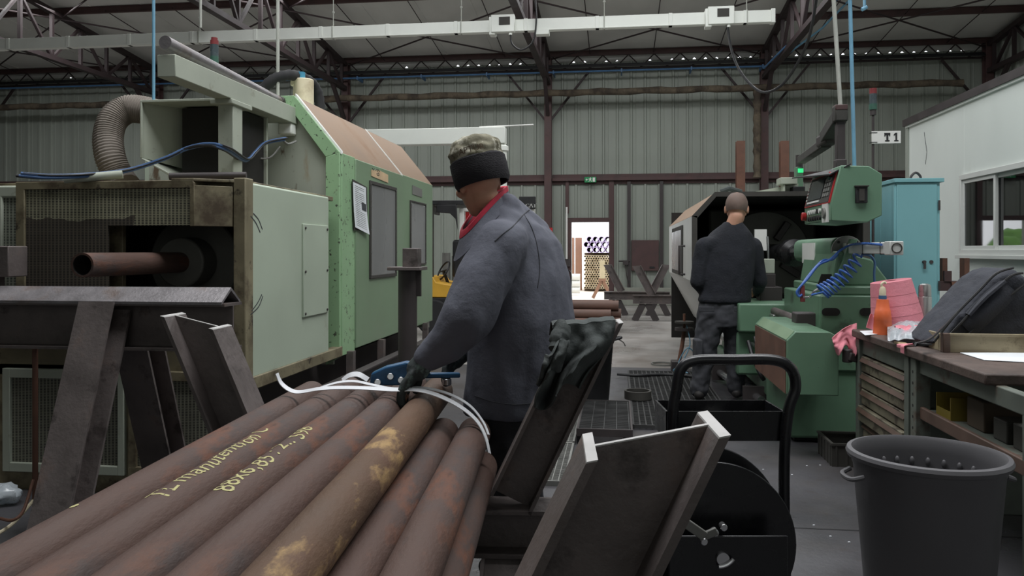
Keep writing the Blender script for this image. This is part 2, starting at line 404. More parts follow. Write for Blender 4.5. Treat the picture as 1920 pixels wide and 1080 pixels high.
def sheet(m, x0, x1, z0, z1, y=YW):
    pts = ribbed(x0, x1, y, z0, z1); a = [V((x, y-d, z0)) for x, d in pts]; n = len(a)
    vs = a+[V((p.x, p.y, z1)) for p in a]
    m.add(vs, [(i, i+1, n+i+1, n+i) for i in range(n-1)])
    m.box(x0, x1, y+.03, y+.2, z0, z1)
DX0, DX1, DZ = -1.10, -.20, 1.99
wb = M(); sheet(wb, XL, DX0, 0, 5.85); sheet(wb, DX1, XR, 0, 5.85); sheet(wb, DX0, DX1, DZ, 5.85)
struct(wb.build('wall_back', MT['wall_sheet'], smooth=False))
# closure strip below the eave: small notches between the sheet ribs let the sky through
cs = M(); x = XL
while x < XR:
    openp = 1.0 < x < 7.6 or (-4.2 < x <= 1.0 and random.random() < .4) or (x <= -4.2 and random.random() < .08)
    if openp:   # notch: triangle 9 cm wide and 5 cm high
        h = random.uniform(.032, .05)
        cs.prism([(x, YW, 5.85), (x+.17, YW, 5.85), (x+.215, YW, 5.85+h), (x+.26, YW, 5.85), (x+.26, YW, 6.2), (x, YW, 6.2)], (0, .03, 0))
    else: cs.prism([(x, YW, 5.85), (x+.26, YW, 5.85), (x+.26, YW, 6.2), (x, YW, 6.2)], (0, .03, 0))
    x += .26
struct(cs.build('trim_1', MT['roof_sheet'], smooth=False))
def vwall(name, x, sgn):
    m = M(); pts = ribbed(YF, YW, 0, 0, 0); a = [V((x-sgn*d, y, 0)) for y, d in pts]; n = len(a)
    m.add(a+[V((p.x, p.y, 8.6)) for p in a], [(i, i+1, n+i+1, n+i) for i in range(n-1)]); m.box(min(x+sgn*.03, x+sgn*.2), max(x+sgn*.03, x+sgn*.2), YF, YW, 0, 8.6)
    struct(m.build(name, MT['wall_sheet'], smooth=False))
vwall('wall_left', XL, -1); vwall('wall_right', XR, 1)
struct(M().box(XL, XR, YF-.2, YF, 0, 8.8).build('wall_front', MT['wall_sheet']))
rf = M().prism([(XL-.3, YW+.5, roofz(YW+.5)), (XL-.3, YF-.3, roofz(YF-.3)), (XL-.3, YF-.3, roofz(YF-.3)+.12), (XL-.3, YW+.5, roofz(YW+.5)+.12)], (XR-XL+.6, 0, 0))
for i in range(18):
    xx = XL+.4+i*1.15
    rf.prism([(xx, YW, roofz(YW)-.012), (xx, YF, roofz(YF)-.012), (xx, YF, roofz(YF)+.02), (xx, YW, roofz(YW)+.02)], (.03, 0, 0))
struct(rf.build('ceiling', MT['roof_sheet'], smooth=False))
trim_line = Pz(1540, 992, 0)
# concrete plinth, wall rails, door frame
tn = [1]
def trim(m, material, **k): tn[0] += 1; return struct(m.build('trim_%d' % tn[0], MT[material], **k))
trim(M().box(-1.5, 4.0, trim_line.y-.006, trim_line.y+.006, -.01, .0015), 'black')
trim(M().box(DX1+.12, 7.9, YW-.16, YW-.045, 0, .42), 'plinth', bevel=.01)
trim(M().box(XL, -1.75, YW-.16, YW-.045, 0, .42), 'plinth', bevel=.01)
COLX = [-21.7, -16.7, -11.7, -6.7, -1.65, 3.38, 8.25]
for a, c in zip(COLX[:-1], COLX[1:]):   # mid height sheeting rail of each bay
    trim(M().box(a+.09, c-.09, YW-.16, YW-.04, 2.98, 3.05).box(a+.09, c-.09, YW-.05, YW-.04, 2.9, 3.14), 'steel_brown')
for cx in COLX:                           # steel columns
    trim(M().hsec((cx, YW-.2, 0), (cx, YW-.2, 5.95), (0, 1, 0), (1, 0, 0), .2, .17, .014).box(cx-.14, cx+.14, YW-.34, YW-.06, 0, .02), 'steel_brown', smooth=False)
for i in range(8):                        # purlins
    y = 19.22-1.8*i; z = roofz(y)-.075
    trim(M().hsec((XL, y, z), (XR, y, z), (0, -.1, 1) if i else (0, 0, 1), (0, 1, 0), .13 if i else .12, .07, .01), 'steel_brown', smooth=False)
lt = M()                                  # lattice girder under the eave
for a, c in zip(COLX[:-1], COLX[1:]):
    lt.box(a+.1, c-.1, 19.16, 19.24, 5.62, 5.66); n = 8; st = (c-a-.2)/n
    for k in range(n):
        x0 = a+.1+k*st; lt.tube([(x0, 19.2, 5.96), (x0+st/2, 19.2, 5.66), (x0+st, 19.2, 5.96)], .016, 6)
trim(lt, 'truss', smooth=False)
for cx in COLX[1:]:                        # roof trusses running from the wall columns into the hall
    t = M(); y0 = 19.1; zb = 5.32
    t.beam((cx, y0, roofz(y0)-.2), (cx, 2, roofz(2)-.2), .13, .1); t.beam((cx, y0, zb), (cx, 2, zb), .13, .1)
    k = 0; y = y0-.2
    while y > 4:
        t.beam((cx, y, zb), (cx, y, roofz(y)-.2), .07, .06, (0, 1, 0))
        if k % 2 == 0: t.beam((cx, y, zb), (cx, y-.9, roofz(y-.9)-.2), .06, .05); t.beam((cx, y-.9, roofz(y-.9)-.2), (cx, y-1.8, zb), .06, .05)
        k += 1; y -= .9
    t.beam((cx, 19.1, 4.55), (cx, 18.2, zb), .08, .08)
    trim(t, 'truss', smooth=False)
br = M()                                   # diagonal wind bracing rods, knee braces
for a, c in zip(COLX[:-1], COLX[1:]):
    for ya, yb in ((19.2, 15.6), (15.6, 12.0)):
        br.tube([(a, ya, roofz(ya)-.22), (c, yb, roofz(yb)-.22)], .018, 6); br.tube([(a, yb, roofz(yb)-.25), (c, ya, roofz(ya)-.25)], .018, 6)
    for (x0, x1) in ((a, a+1.0), (c, c-1.0)): br.beam((x0, 19.15, 4.35), (x1, 19.15, 5.6), .05, .05)
    for kx in (1.0, 2.5, 4.0):             # hangers between purlins
        br.tube([(a+kx, 19.2, roofz(19.2)-.1), (a+kx, 15.6, roofz(15.6)-.1)], .01, 6)
trim(br, 'truss', smooth=False)
# door to the yard (open): frame and sill
d1 = M().box(DX0-.09, DX0, YW-.1, YW+.2, 0, DZ+.08).box(DX1, DX1+.12, YW-.1, YW+.2, 0, 3.0).box(DX0-.09, DX1+.1, YW-.1, YW+.2, DZ, DZ+.1).box(DX0-.14, DX0-.06, YW-.1, YW-.04, 2.2, 3.0)
d1o = struct(d1.build('door_1', MT['steel_brown'], bevel=.006))
M().box(DX0-.16, DX0-.03, YW-.16, YW-.1, .92, 1.1).build('lock_case', MT['steel_dark'], d1o)
M().box(DX0, DX1, YW-.06, YW+.2, 0, .05).build('sill', MT['plinth'], d1o)
M().box(DX0-.13, DX0-.09, YW-.12, YW-.06, 1.1, 2.35).build('cover_strip', MT['white'], d1o)
# hatch with posts on the wall right of the door
def XW(px): r = ray(px, HZ); return r.x/r.y*YW
hx0, hx1 = XW(1184), XW(1235)
dh = struct(M().box(hx0, hx1, YW-.1, YW-.05, .82, 1.55).build('door_2', MT['steel_brown'], bevel=.008))
for xx in (hx0-.06, hx1+.06): M().box(xx-.04, xx+.04, YW-.12, YW-.04, .42, 2.95).build('post', MT['steel_dark'], dh)
for xx in (hx0+.16, hx1-.16): M().box(xx-.06, xx+.06, YW-.115, YW-.1, .88, .92).build('handle', MT['black'], dh)
# ---------------------------------------------------------------- office box along the right aisle
OX, OY0, OY1, OZ = 4.0, 2.6, 11.7, 3.0
wy0, wy1, wz0, wz1 = Px(1920+70, 400, OX).y, Px(1808, 400, OX).y, 1.31, 2.12
ow = M()
ow.box(OX, OX+.1, OY0, wy0, 0, OZ).box(OX, OX+.1, wy1, OY1, 0, OZ).box(OX, OX+.1, wy0, wy1, 0, wz0).box(OX, OX+.1, wy0, wy1, wz1, OZ)
ow.box(OX+.1, XR-.2, OY1-.1, OY1, 0, OZ).box(OX+.1, XR-.2, OY0, OY0+.1, 0, OZ).box(OX-.03, XR-.2, OY0, OY1+.05, OZ, OZ+.06)
struct(ow.build('wall_office', MT['office'], bevel=.004))
trim(M().box(OX-.05, OX+.02, OY0-.1, OY1+.1, OZ+.03, OZ+.12), 'steel_dark')
trim(M().box(OX-.02, OX+.04, OY1-.02, OY1+.07, 0, OZ), 'wall_sheet')
for k in range(1, 6):
    yy = OY1-k*1.5
    if not (wy0-.1 < yy < wy1+.1): pass
crk = M()
for pts in ([(1733, 248), (1735, 265), (1738, 285)], [(1738, 285), (1736, 300), (1735, 308)]): crk.strip([Px(a, b, OX-.002) for a, b in pts], (0, 1, 0), .012, .0008)
trim(crk, 'ink')
wn = struct(M().box(OX-.04, OX+.06, wy0-.05, wy1+.05, wz0-.06, wz0).box(OX-.04, OX+.06, wy0-.05, wy1+.05, wz1, wz1+.06).box(OX-.04, OX+.06, wy1, wy1+.05, wz0, wz1).box(OX-.04, OX+.06, wy0-.05, wy0, wz0, wz1).box(OX-.07, OX+.0, wy0-.1, wy1+.09, wz0-.1, wz0-.06).build('window_1', MT['alu'], bevel=.004))
ym = Px(1868, 400, OX).y
for nme, a, c, dx in (('sash', ym-.02, wy1, .0), ('sash', wy0, ym+.04, .03)):
    s = M(); t = .045
    s.box(OX-.02+dx, OX+.01+dx, a, a+t, wz0, wz1).box(OX-.02+dx, OX+.01+dx, c-t, c, wz0, wz1).box(OX-.02+dx, OX+.01+dx, a, c, wz0, wz0+t).box(OX-.02+dx, OX+.01+dx, a, c, wz1-t, wz1)
    so = s.build(nme, MT['alu'], wn, bevel=.003)
    gl = bpy.data.materials.get('pane_glass') or mat('pane_glass', (14, 16, 17), .02, 0, .02, 2, rvar=.01, spec=1.0)
    M().box(OX-.008+dx, OX-.002+dx, a+t, c-t, wz0+t, wz1-t).build('pane', gl, so)
# ---------------------------------------------------------------- yard behind the door
struct(M().box(-40, 30, YW+.2, 80, -.25, -.05).build('ground', MT['ground_out']))
big = None
def ypipe(name, c, L, ro, ri, m, lab, grp, proto=[{}]):
    pass
t0 = M().pipe((0, 0, 0), (0, 3.2, 0), .1, .078, 16); yb = 26.6
first = None
for r in range(3):
    for k in range(9):
        x = -1.02+.2*k+(.1 if r % 2 == 0 else 0); z = 1.33+.175*r
        if first is None: first = M().pipe((x, yb, z), (x, yb+3.2, z), .099, .076, 16).build('pipe', MT['violet_end']); bore(first, 16); o = first; base = V((x, yb, z)); b0 = o.location.copy()
        else: o = first.copy(); COL.objects.link(o); o.location = b0+V((x, yb, z))-base
        tag(o, 'wide pale pipe lying in the top rows of the yard stack behind the open door', 'pipe', 'wide pipes on top of the yard stack')
first = None
for r in range(15):
    for k in range(17):
        x = -1.06+.082*k+(.041 if r % 2 else 0); z = .07+.0745*r; jy = random.uniform(-.12, .05)
        if first is None: first = M().pipe((x, yb, z), (x, yb+3.2, z), .0405, .026, 10).build('pipe', MT['steel_out']); bore(first, 10); base = V((x, yb, z)); b0 = first.location.copy(); o = first
        else: o = first.copy(); COL.objects.link(o); o.location = b0+V((x, yb+jy, z))-base
        tag(o, 'thin tan tube in the honeycomb stack seen end-on through the open door', 'pipe', 'thin tubes in the yard stack')
tag(M().box(-1.1, .45, yb+.4, yb+.6, -.05, .03).box(-1.1, .45, yb+2, yb+2.2, -.05, .03).box(-1.1, .5, yb+.4, yb+.55, 1.155, 1.23).box(-1.1, .5, yb+2.2, yb+2.35, 1.155, 1.23).build('timber_bearer', MT['bark']), 'dark timber bearers under and between the tube stack in the yard', 'timber')
for k, z in enumerate((.1, .3, .5)):
    tag(M().pipe((-4.2, 24.3, z), (-1.12, 24.3, z), .1, .08, 16).build('pipe', MT['white']), ['lowest', 'middle', 'topmost'][k]+' of three white pipes lying crosswise left of the yard tube stack', 'pipe', 'white pipes in the yard')
bs = thing('brown_panel_stack', 'tall brown bundle of upright plates standing left of the yard tube stack', 'plates', (-1.5, 27.5, -.05))
for k in range(4): M().box(-2.2+.26*k, -1.98+.26*k, 27.3, 27.5, -.05, 1.75).build('plate', MT['steel_out_brown'], bs)
tx, ty = -.42, 22.6
tr = thing('trestle', 'tan steel trestle with a square post standing just outside the door', 'trestle', (tx, ty, -.05))
M().box(tx-.07, tx+.07, ty-.07, ty+.07, .5, 1.02).build('post', MT['steel_out'], tr, bevel=.005)
M().beam((tx, ty, .5), (tx-.26, ty, -.03), .09, .09).build('leg', MT['steel_out_brown'], tr); M().beam((tx, ty, .5), (tx+.26, ty, -.03), .09, .09).build('leg', MT['steel_out_brown'], tr)
M().box(tx-.1, tx+.1, ty-.08, ty+.08, .44, .52).build('cross_bar', MT['steel_out_brown'], tr)
def bush(x, y, h, lab):
    t = thing('bush', lab, 'bush', (x, y, -.05)); m = M()
    for i in range(9):
        a = random.uniform(0, 6.28); r = random.uniform(0, h*.55); m.ell((x+r*math.cos(a), y+r*math.sin(a), h*random.uniform(.4, .78)), h*random.uniform(.3, .42), n=14, m=10)
    m.build('foliage', MT['leaf'], t, remesh=.12, disp=(.12, 2.2, (1, 1, 1)))
    M().cyl((x, y, -.05), (x, y, h*.5), .09, .06).build('stem', MT['bark'], t)
bush(-10.0, 40, 2.0, 'rounded green bush across the yard mirrored in the office window'); bush(-14.6, 43, 2.4, 'taller green bush farther left across the yard'); bush(-6.3, 41, 1.6, 'low green bush across the yard nearest the tube stack')
# ================================================================ OVERHEAD SERVICES
TY, TZ = 13.0, 4.98
tk = thing('busbar_trunking', 'long white overhead busbar trunking running across the hall under the roof', 'busbar', (-3.8, TY, TZ-.1))
M().box(-15, 2.41, TY-.05, TY+.05, TZ-.095, TZ+.095).box(-15, 2.41, TY-.06, TY+.06, TZ-.1, TZ-.08).build('trunking', MT['trunk_white'], tk, bevel=.006)
for i in range(15):
    x = -14.24+i*1.16; M().box(x-.03, x+.03, TY-.062, TY+.062, TZ-.1, TZ+.1).build('joint_cover', MT['trunk_white'], tk, bevel=.004)
def TX(px): r = ray(px, HZ); return r.x/r.y*TY
for px in (375, 625, 865, 1133, 1400):
    x = TX(px); M().tube([(x, TY, TZ+.1), (x, TY, roofz(TY)-.1)], .008, 6).box(x-.008, x+.008, TY-.066, TY+.066, TZ-.11, TZ+.1).ell((x, TY, TZ+.34), .022).build('hanger_rod', MT['pipe_white'], tk)
M().box(2.39, 2.45, TY-.07, TY+.07, TZ-.11, TZ+.11).build('end_cap', MT['trunk_white'], tk, bevel=.005)
for px, wd in ((945, .19), (1350, .2)):
    x = TX(px); b = M().box(x-wd, x+wd, TY-.16, TY-.05, TZ-.13, TZ+.15).box(x-wd-.04, x-wd+.06, TY-.13, TY+.06, TZ-.16, TZ+.13).build('tap_off_box', MT['trunk_white'], tk, bevel=.01)
    M().box(x-.06, x+.12, TY-.166, TY-.155, TZ-.02, TZ+.11).build('cover_window', MT['gasket'], b)
    M().cyl((x+.12, TY-.1, TZ-.17), (x+.12, TY-.1, TZ-.13), .03).build('cable_gland', MT['trunk_white'], b)
M().box(TX(1005)-.0, TX(1030), TY-.08, TY+.08, TZ-.17, TZ-.09).build('bracket', MT['trunk_white'], tk, bevel=.005)
def cable(name, pts, r, m, lab, cat, n=8, sm=8): return tag(M().tube(pts, r, n, sm).build(name, MT[m]), lab, cat)
x0 = TX(945)+.12
cable('power_cable', [(x0, TY-.1, TZ-.16), (x0+.03, TY-.1, TZ-.32), (x0+.18, TY-.1, TZ-.42), (x0+.36, TY-.1, TZ-.3), (x0+.42, TY-.1, TZ), (x0+.41, TY-.1, TZ+.4), (x0+.36, TY-.1, 6.5)], .014, 'black', 'dark cable looping below the middle box of the white trunking', 'cable')
cable('power_cable', [P(1363, 43, 12.6), P(1372, 95, 12.4), P(1392, 140, 12), P(1427, 172, 11.6), P(1465, 160, 11.2), P(1500, 110, 10.8), P(1522, 50, 10.4), P(1538, -60, 10)], .02, 'black', 'thick dark cable hanging in a deep loop from the right-hand trunking box', 'cable')
# wall pipework
def wallpipe(name, z, y, r, m, lab, x0, x1): return tag(M().cyl((x0, y, z), (x1, y, z), r, n=12).build(name, MT[m]), lab, 'pipe')
a = thing('insulated_pipe', 'thick lagged brown pipe running along the back wall with a branch dropping beside a column', 'pipe', (0, 18.75, 3))
M().tube([(XL+.3+i*.33, 18.75, 5.0+.012*math.sin(i*1.7)) for i in range(89)], [.075, .082, .07, .085]*22, 10).build('main_run', MT['insulation'], a)
M().tube([(3.15, 18.75, 5.0-.12*i+.0) for i in range(18)], [.08, .095, .075, .1, .07]*4, 10).build('branch', MT['insulation'], a)
bp = thing('compressed_air_line', 'thin blue compressed air pipe along the back wall rising towards the roof on the right', 'pipe', (0, 18.9, 5.4))
M().tube([(XL+.2, 18.9, 5.52), (3.5, 18.9, 5.52)], .022, 8).build('main_run', MT['pipe_blue'], bp)
M().tube([(3.5, 18.9, 5.52), (4.2, 17.2, 5.9), (4.6, 15.8, 6.3)], .022, 8).build('riser', MT['pipe_blue_light'], bp)
for i in range(9): M().box(-9.5+1.6*i-.015, -9.5+1.6*i+.015, 18.87, 19.3, 5.48, 5.56).build('pipe_clip', MT['pipe_blue'], bp)
for k in range(3): wallpipe('wall_conduit', 5.64+.035*k, 18.96+.04*k, .017, 'black', ['lowest', 'middle', 'highest'][k]+' of three dark conduits above the blue pipe on the back wall', XL+.2, 8.1)
def drop(name, px, py0, d, r, m, lab, ztop=None, tilt=0):
    b = P(px, py0, d); zt = ztop or roofz(b.y)-.05
    return tag(M().cyl(b, (b.x+tilt*(zt-b.z), b.y, zt), r, n=10).build(name, MT[m]), lab, 'pipe')
drop('drop_pipe', 288, 190, 4.95, .0095, 'pipe_blue_light', 'pale blue vertical drop pipe above the white hood of the left machine')
drop('drop_pipe', 521, 184, 5.9, .0125, 'pipe_white', 'white vertical drop pipe reaching the green hood of the left machine')
drop('drop_pipe', 376, 52, 11.5, .018, 'pipe_white', 'short white drop pipe above the trunking at upper left', ztop=6.6)
drop('drop_pipe', 1576, 203, 5.5, .014, 'pipe_white', 'whitish slanting drop pipe ending at the pendant arm', tilt=-.06)
drop('drop_pipe', 1602, 312, 5.3, .0125, 'pipe_blue_light', 'bright blue vertical drop pipe behind the green pendant console', tilt=-.025)
bd = thing('air_drop', 'short blue air drop with a valve hanging from the roof at upper right', 'pipe', P(1621, 18, 9))
M().cyl(P(1621, 14, 9), P(1621, -80, 9), .016).build('tube', MT['pipe_blue_light'], bd); M().cyl(P(1616, 18, 9), P(1625, 13, 9), .022).build('valve', MT['pipe_blue_light'], bd)
cable('air_line', [P(1432, 128, 17.5), P(1465, 95, 16.2), P(1530, 35, 14.4), P(1585, -15, 13)], .02, 'pipe_blue', 'slanting dark blue pipe rising from the wall line to the roof', 'pipe', sm=0)
# ================================================================ BACK WALL FITTINGS
def WP(px, py, y=YW-.06): return Py(px, py, y)
es = thing('exit_sign', 'small green emergency exit sign on the wall rail above the yard door', 'sign', WP(1107, 343, YW-.2))
p = WP(1107, 337, YW-.2); M().box(p.x-.14, p.x+.14, p.y-.015, p.y+.03, p.z-.065, p.z+.065).build('plate', MT['green_sign'], es, bevel=.004)
pc = M(); y = p.y-.018
pc.box(p.x-.02, p.x+.012, y, y+.002, p.z-.01, p.z+.03).ell((p.x+.002, y, p.z+.042), .011, .002, .011).box(p.x-.045, p.x-.02, y, y+.002, p.z+.01, p.z+.02).box(p.x+.01, p.x+.035, y, y+.002, p.z+.015, p.z+.024)
pc.prism([(p.x-.02, y, p.z-.01), (p.x-.005, y, p.z-.01), (p.x-.03, y, p.z-.05), (p.x-.045, y, p.z-.05)], (0, .002, 0)).prism([(p.x, y, p.z-.01), (p.x+.013, y, p.z-.01), (p.x+.035, y, p.z-.045), (p.x+.022, y, p.z-.05)], (0, .002, 0))
pc.box(p.x+.055, p.x+.11, y, y+.002, p.z-.05, p.z+.05).prism([(p.x-.115, y, p.z), (p.x-.085, y, p.z+.03), (p.x-.085, y, p.z-.03)], (0, .002, 0)).box(p.x-.085, p.x-.06, y, y+.002, p.z-.008, p.z+.008)
pc.build('pictogram', MT['white'], es)
fe = thing('fire_extinguisher', 'red fire extinguisher with a looped black hose on the wall left of the yard door', 'extinguisher', WP(1062, 570))
p = WP(1061, 572, YW-.14); z0 = p.z
M().lathe((p.x, p.y, z0), [(.0, 0), (.085, 0), (.09, .03), (.09, .42), (.06, .5), (.03, .53), (0, .53)], n=20).build('cylinder', MT['red'], fe)
M().cyl((p.x, p.y, z0+.52), (p.x, p.y, z0+.58), .028).box(p.x-.02, p.x+.12, p.y-.015, p.y+.015, z0+.58, z0+.6).build('valve_head', MT['black'], fe)
M().tube([(p.x, p.y, z0+.56), (p.x-.1, p.y, z0+.62), (p.x-.12, p.y, z0+.76), (p.x, p.y, z0+.86), (p.x+.12, p.y, z0+.76), (p.x+.12, p.y, z0+.4)], .014, 8, 6).build('hose', MT['black'], fe)
M().box(p.x-.06, p.x+.06, p.y-.092, p.y-.085, z0+.2, z0+.33).build('instruction_label', MT['white'], fe)
for k, (py0, py1, lb) in enumerate(((427, 441, 'upper'), (446, 458, 'lower'))):
    q0, q1 = WP(1024, py1, YW-.34), WP(1036, py0, YW-.34)
    fs = thing('fire_point_sign', lb+' of two red and white fire point signs on the column left of the door', 'sign', ((q0.x+q1.x)/2, q0.y, q0.z))
    M().box(q0.x, q1.x, q0.y, q0.y+.01, q0.z, q1.z).build('plate', MT['red'], fs)
    M().box(q0.x+.02, q0.x+.055, q0.y-.003, q0.y, q0.z+.03, q1.z-.05).cyl((q0.x+.037, q0.y-.003, q1.z-.05), (q0.x+.037, q0.y, q1.z-.05), .012, n=10).box(q0.x+.09, q1.x-.02, q0.y-.003, q0.y, q0.z+.03, q0.z+.06).box(q0.x+.1, q1.x-.03, q0.y-.003, q0.y, q0.z+.09, q0.z+.12).build('pictogram', MT['white'], fs)
q0, q1 = WP(1024, 446, YW-.34), WP(1036, 441, YW-.34)
tag(M().box(q0.x, q1.x, q0.y, q0.y+.008, q0.z, q1.z).build('plain_label', MT['cardboard']), 'beige strip between the two red fire signs', 'label')
wt = thing('wall_valve', 'small dark valve with hanging hose on the wall left of the brown hatch', 'valve', WP(1172, 500))
p = WP(1173, 492, YW-.12); M().box(p.x-.06, p.x+.07, p.y-.04, p.y+.06, p.z-.06, p.z+.05).cyl((p.x-.16, p.y, p.z+.03), (p.x+.1, p.y, p.z+.03), .018).build('valve_body', MT['steel_dark'], wt, bevel=.006)
M().tube([(p.x, p.y, p.z-.06), (p.x+.03, p.y, p.z-.35), (p.x+.1, p.y, p.z-.6), (p.x+.02, p.y, p.z-.8)], .012, 6, 6).build('hose', MT['steel_dark'], wt)
# rusty stock uprights standing behind the right-hand lathe
for k, (px, py) in enumerate(((1388, 265), (1470, 265))):
    b = P(px, py, 15.5)
    tag(M().hsec((b.x, b.y, 0), (b.x, b.y, b.z), (0, 1, 0), (1, 0, 0), .16, .16, .012).build('steel_post', MT['rust_flat'], smooth=False), ['left', 'right'][k]+' of two rusty steel posts standing up behind the right-hand lathe', 'post')
# ---------------------------------------------------------------- V-cradle racks by the back wall
def cradle(x, y, lab, group, wd=1.15, rz=0):
    t = thing('pipe_cradle', lab, 'rack', (x, y, 0), group)
    zb = .40
    M().hsec((x-.65, y, zb), (x+.65, y, zb), (0, 0, 1), (0, 1, 0), .16, .16, .012).build('cross_beam', MT['mill_steel'], t, smooth=False)
    for s in (-1, 1):
        M().hsec((x+s*.3, y, zb+.08), (x+s*.58, y, zb+.62), (1, 0, s*-.45), (0, 1, 0), .15, .15, .012, .35*s).build('upright', MT['mill_steel'], t, smooth=False)
        for q in (-1, 1): M().beam((x+s*.42+q*.04, y, zb-.08), (x+s*.42+q*.2, y, 0), .12, .1, (0, 1, 0)).build('leg', MT['steel_dark'], t)
    return t
p = Pz(1205, 596, 0)
c1 = cradle(p.x-.1, p.y+.55, 'dark steel V-cradle pipe rack by the wall, the one nearer the door', None)
c2 = dup(c1, (p.x+.45, p.y-.65, 0), 0, 'dark steel V-cradle pipe rack in front of the other one near the right-hand lathe')
# brown tubes lying on the floor by the door
pr = M().pipe((-1, 0, .08), (1, 0, .08), .075, .06, 18); base = P(1104, 590, 13.0)
bx, by = base.x, base.y
for k, (i, j, dx) in enumerate(((0, 0, 0), (1, 0, .08), (2, 0, -.02), (3, 0, .05), (.5, 1, -.06), (1.5, 1, .1), (2.5, 1, .02), (1, 2, .06), (2, 2, -.04))):
    yy, z = by-.35+.156*i, .16+.1355*j
    tag(bore(M().pipe((bx-.46+dx, yy, z), (bx+.42+dx, yy, z), .075, .062, 18).build('steel_tube', MT['rust_pipe_far']), 18), 'short brown steel tube in the pile on the floor before the open yard door', 'tube', 'brown tubes piled before the yard door')
for k in (-.3, .3): tag(M().box(bx+k-.05, bx+k+.05, by-.55, by+.45, 0, .084).build('wooden_bearer', MT['cardboard']), ['left', 'right'][k > 0]+' wooden bearer under the brown tubes before the yard door', 'bearer')
# ================================================================ LEFT ENCLOSED LATHE
XF = -1.92; Y0 = 3.98; LY0, LY1 = 5.41, 8.18
lm = thing('enclosed_lathe', 'large green and white enclosed lathe with perforated rear cover and windowed sliding doors', 'machine', (-2.6, 5.8, 0))
def LB(name, x0, x1, y0, y1, z0, z1, m, parent=None, bevel=.006): return M().box(x0, x1, y0, y1, z0, z1).build(name, MT[m], parent or lm, bevel=bevel)
def FX(px): r = ray(px, HZ); return r.x/r.y*Y0
MT['perf'] = slots('perf', (158, 156, 132), stain=((70, 60, 56), (-.62, .12, .86, 1.47)))
MT['perf_plain'] = slots('perf_plain', (150, 156, 142))
MT['perf_low'] = slots('perf_low', (128, 128, 114))
# rear cover carcass, with the spindle opening
ox0, ox1, oz0, oz1 = FX(230), FX(441), .95, 1.435
cb = M(); XLf = -3.42
cb.box(XLf, ox0, Y0, Y0+.03, .62, 1.66).box(ox0, ox1, Y0, Y0+.03, oz1, 1.66).box(ox0, ox1, Y0, Y0+.03, .62, oz0).box(ox1, XF, Y0, Y0+.03, .62, 1.66)
cb.box(XLf, XLf+.03, Y0, 5.2, .62, 1.66).box(XLf, XF-.02, Y0, 5.3, 1.64, 1.67).box(XLf, XF-.05, 5.2, 5.25, .6, 1.66)
cb.build('rear_cover', MT['cab_dirty'], lm, bevel=.004)
LB('edge_post', ox1+.005, XF, Y0-.03, Y0+.06, .3, 1.68, 'cab_dirty')
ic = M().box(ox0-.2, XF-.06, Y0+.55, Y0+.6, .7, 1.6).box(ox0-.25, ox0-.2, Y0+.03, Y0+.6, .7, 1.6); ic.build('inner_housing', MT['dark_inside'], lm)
M().cyl((-2.39, Y0+.3, 1.235), (-2.39, Y0+.55, 1.235), .27, n=40).cyl((-2.39, Y0+.15, 1.235), (-2.39, Y0+.3, 1.235), .14, n=32).build('spindle_pulley', MT['cast_dark'], lm, bevel=.01)
# proud perforated hood panel
ux0, ux1 = FX(84), FX(384); uy = Y0-.14
up_ = M().box(ux0, ox0+.01, uy, uy+.012, .9, 1.62).box(ox0+.01, ux1, uy, uy+.012, oz1-.005, 1.62); up_.build('perforated_panel', MT['perf'], lm)
uf = M().box(ux0-.05, ux0, uy-.012, Y0, .9, 1.65).box(ux0-.05, ux1+.02, uy-.012, Y0, 1.62, 1.66)
uf.prism([(ux1, uy-.012, oz1-.01), (ux1, uy-.012, 1.65), (ux1+.0, uy+.01, 1.65), (ux1, uy+.01, oz1-.01)], (.025, 0, 0)).prism([(ux1+.02, uy-.01, oz1-.01), (ux1+.17, Y0-.03, oz1-.01), (ux1+.17, Y0-.01, oz1-.01), (ux1+.02, uy+.01, oz1-.01)], (0, 0, .21))
uf.prism([(ux1-.1, uy-.012, 1.655), (ux1+.02, uy-.012, 1.655), (ux1+.18, Y0-.03, 1.655), (ux1+.18, Y0, 1.655), (ux1-.1, Y0, 1.655)], (0, 0, .015))
uf.build('panel_frame', MT['cab_dirty'], lm, bevel=.003)
M().box(FX(20), ux0-.05, Y0-.05, Y0-.04, .9, 1.585).build('perforated_panel', MT['perf_plain'], lm)
M().box(FX(2), FX(20), Y0-.06, Y0, .9, 1.64).box(FX(2), ux0-.05, Y0-.06, Y0, 1.585, 1.65).build('panel_frame', MT['hood_white'], lm, bevel=.01)
# lower guard doors
for (a, b, nm) in ((12, 238, 'perf_low'), (246, 462, 'perf_low')):
    x0, x1 = FX(a), FX(b); f = M(); zt = .66; zbm = .1
    f.box(x0, x0+.045, Y0-.03, Y0+.02, zbm, zt).box(x1-.035, x1, Y0-.03, Y0+.02, zbm, zt).box(x0, x1, Y0-.03, Y0+.02, zt-.05, zt).box(x0, x1, Y0-.03, Y0+.02, zbm, zbm+.05)
    d = f.build('guard_door', MT['hood_white' if a == 12 else 'cab_dirty'], lm, bevel=.004)
    M().box(x0+.04, x1-.03, Y0-.012, Y0-.004, zbm+.04, zt-.04).build('perforated_sheet', MT[nm], d)
M().box(-3.4, XF-.03, Y0, Y0+.02, .0, .68).build('kick_plate', MT['cab_dirty'], lm)
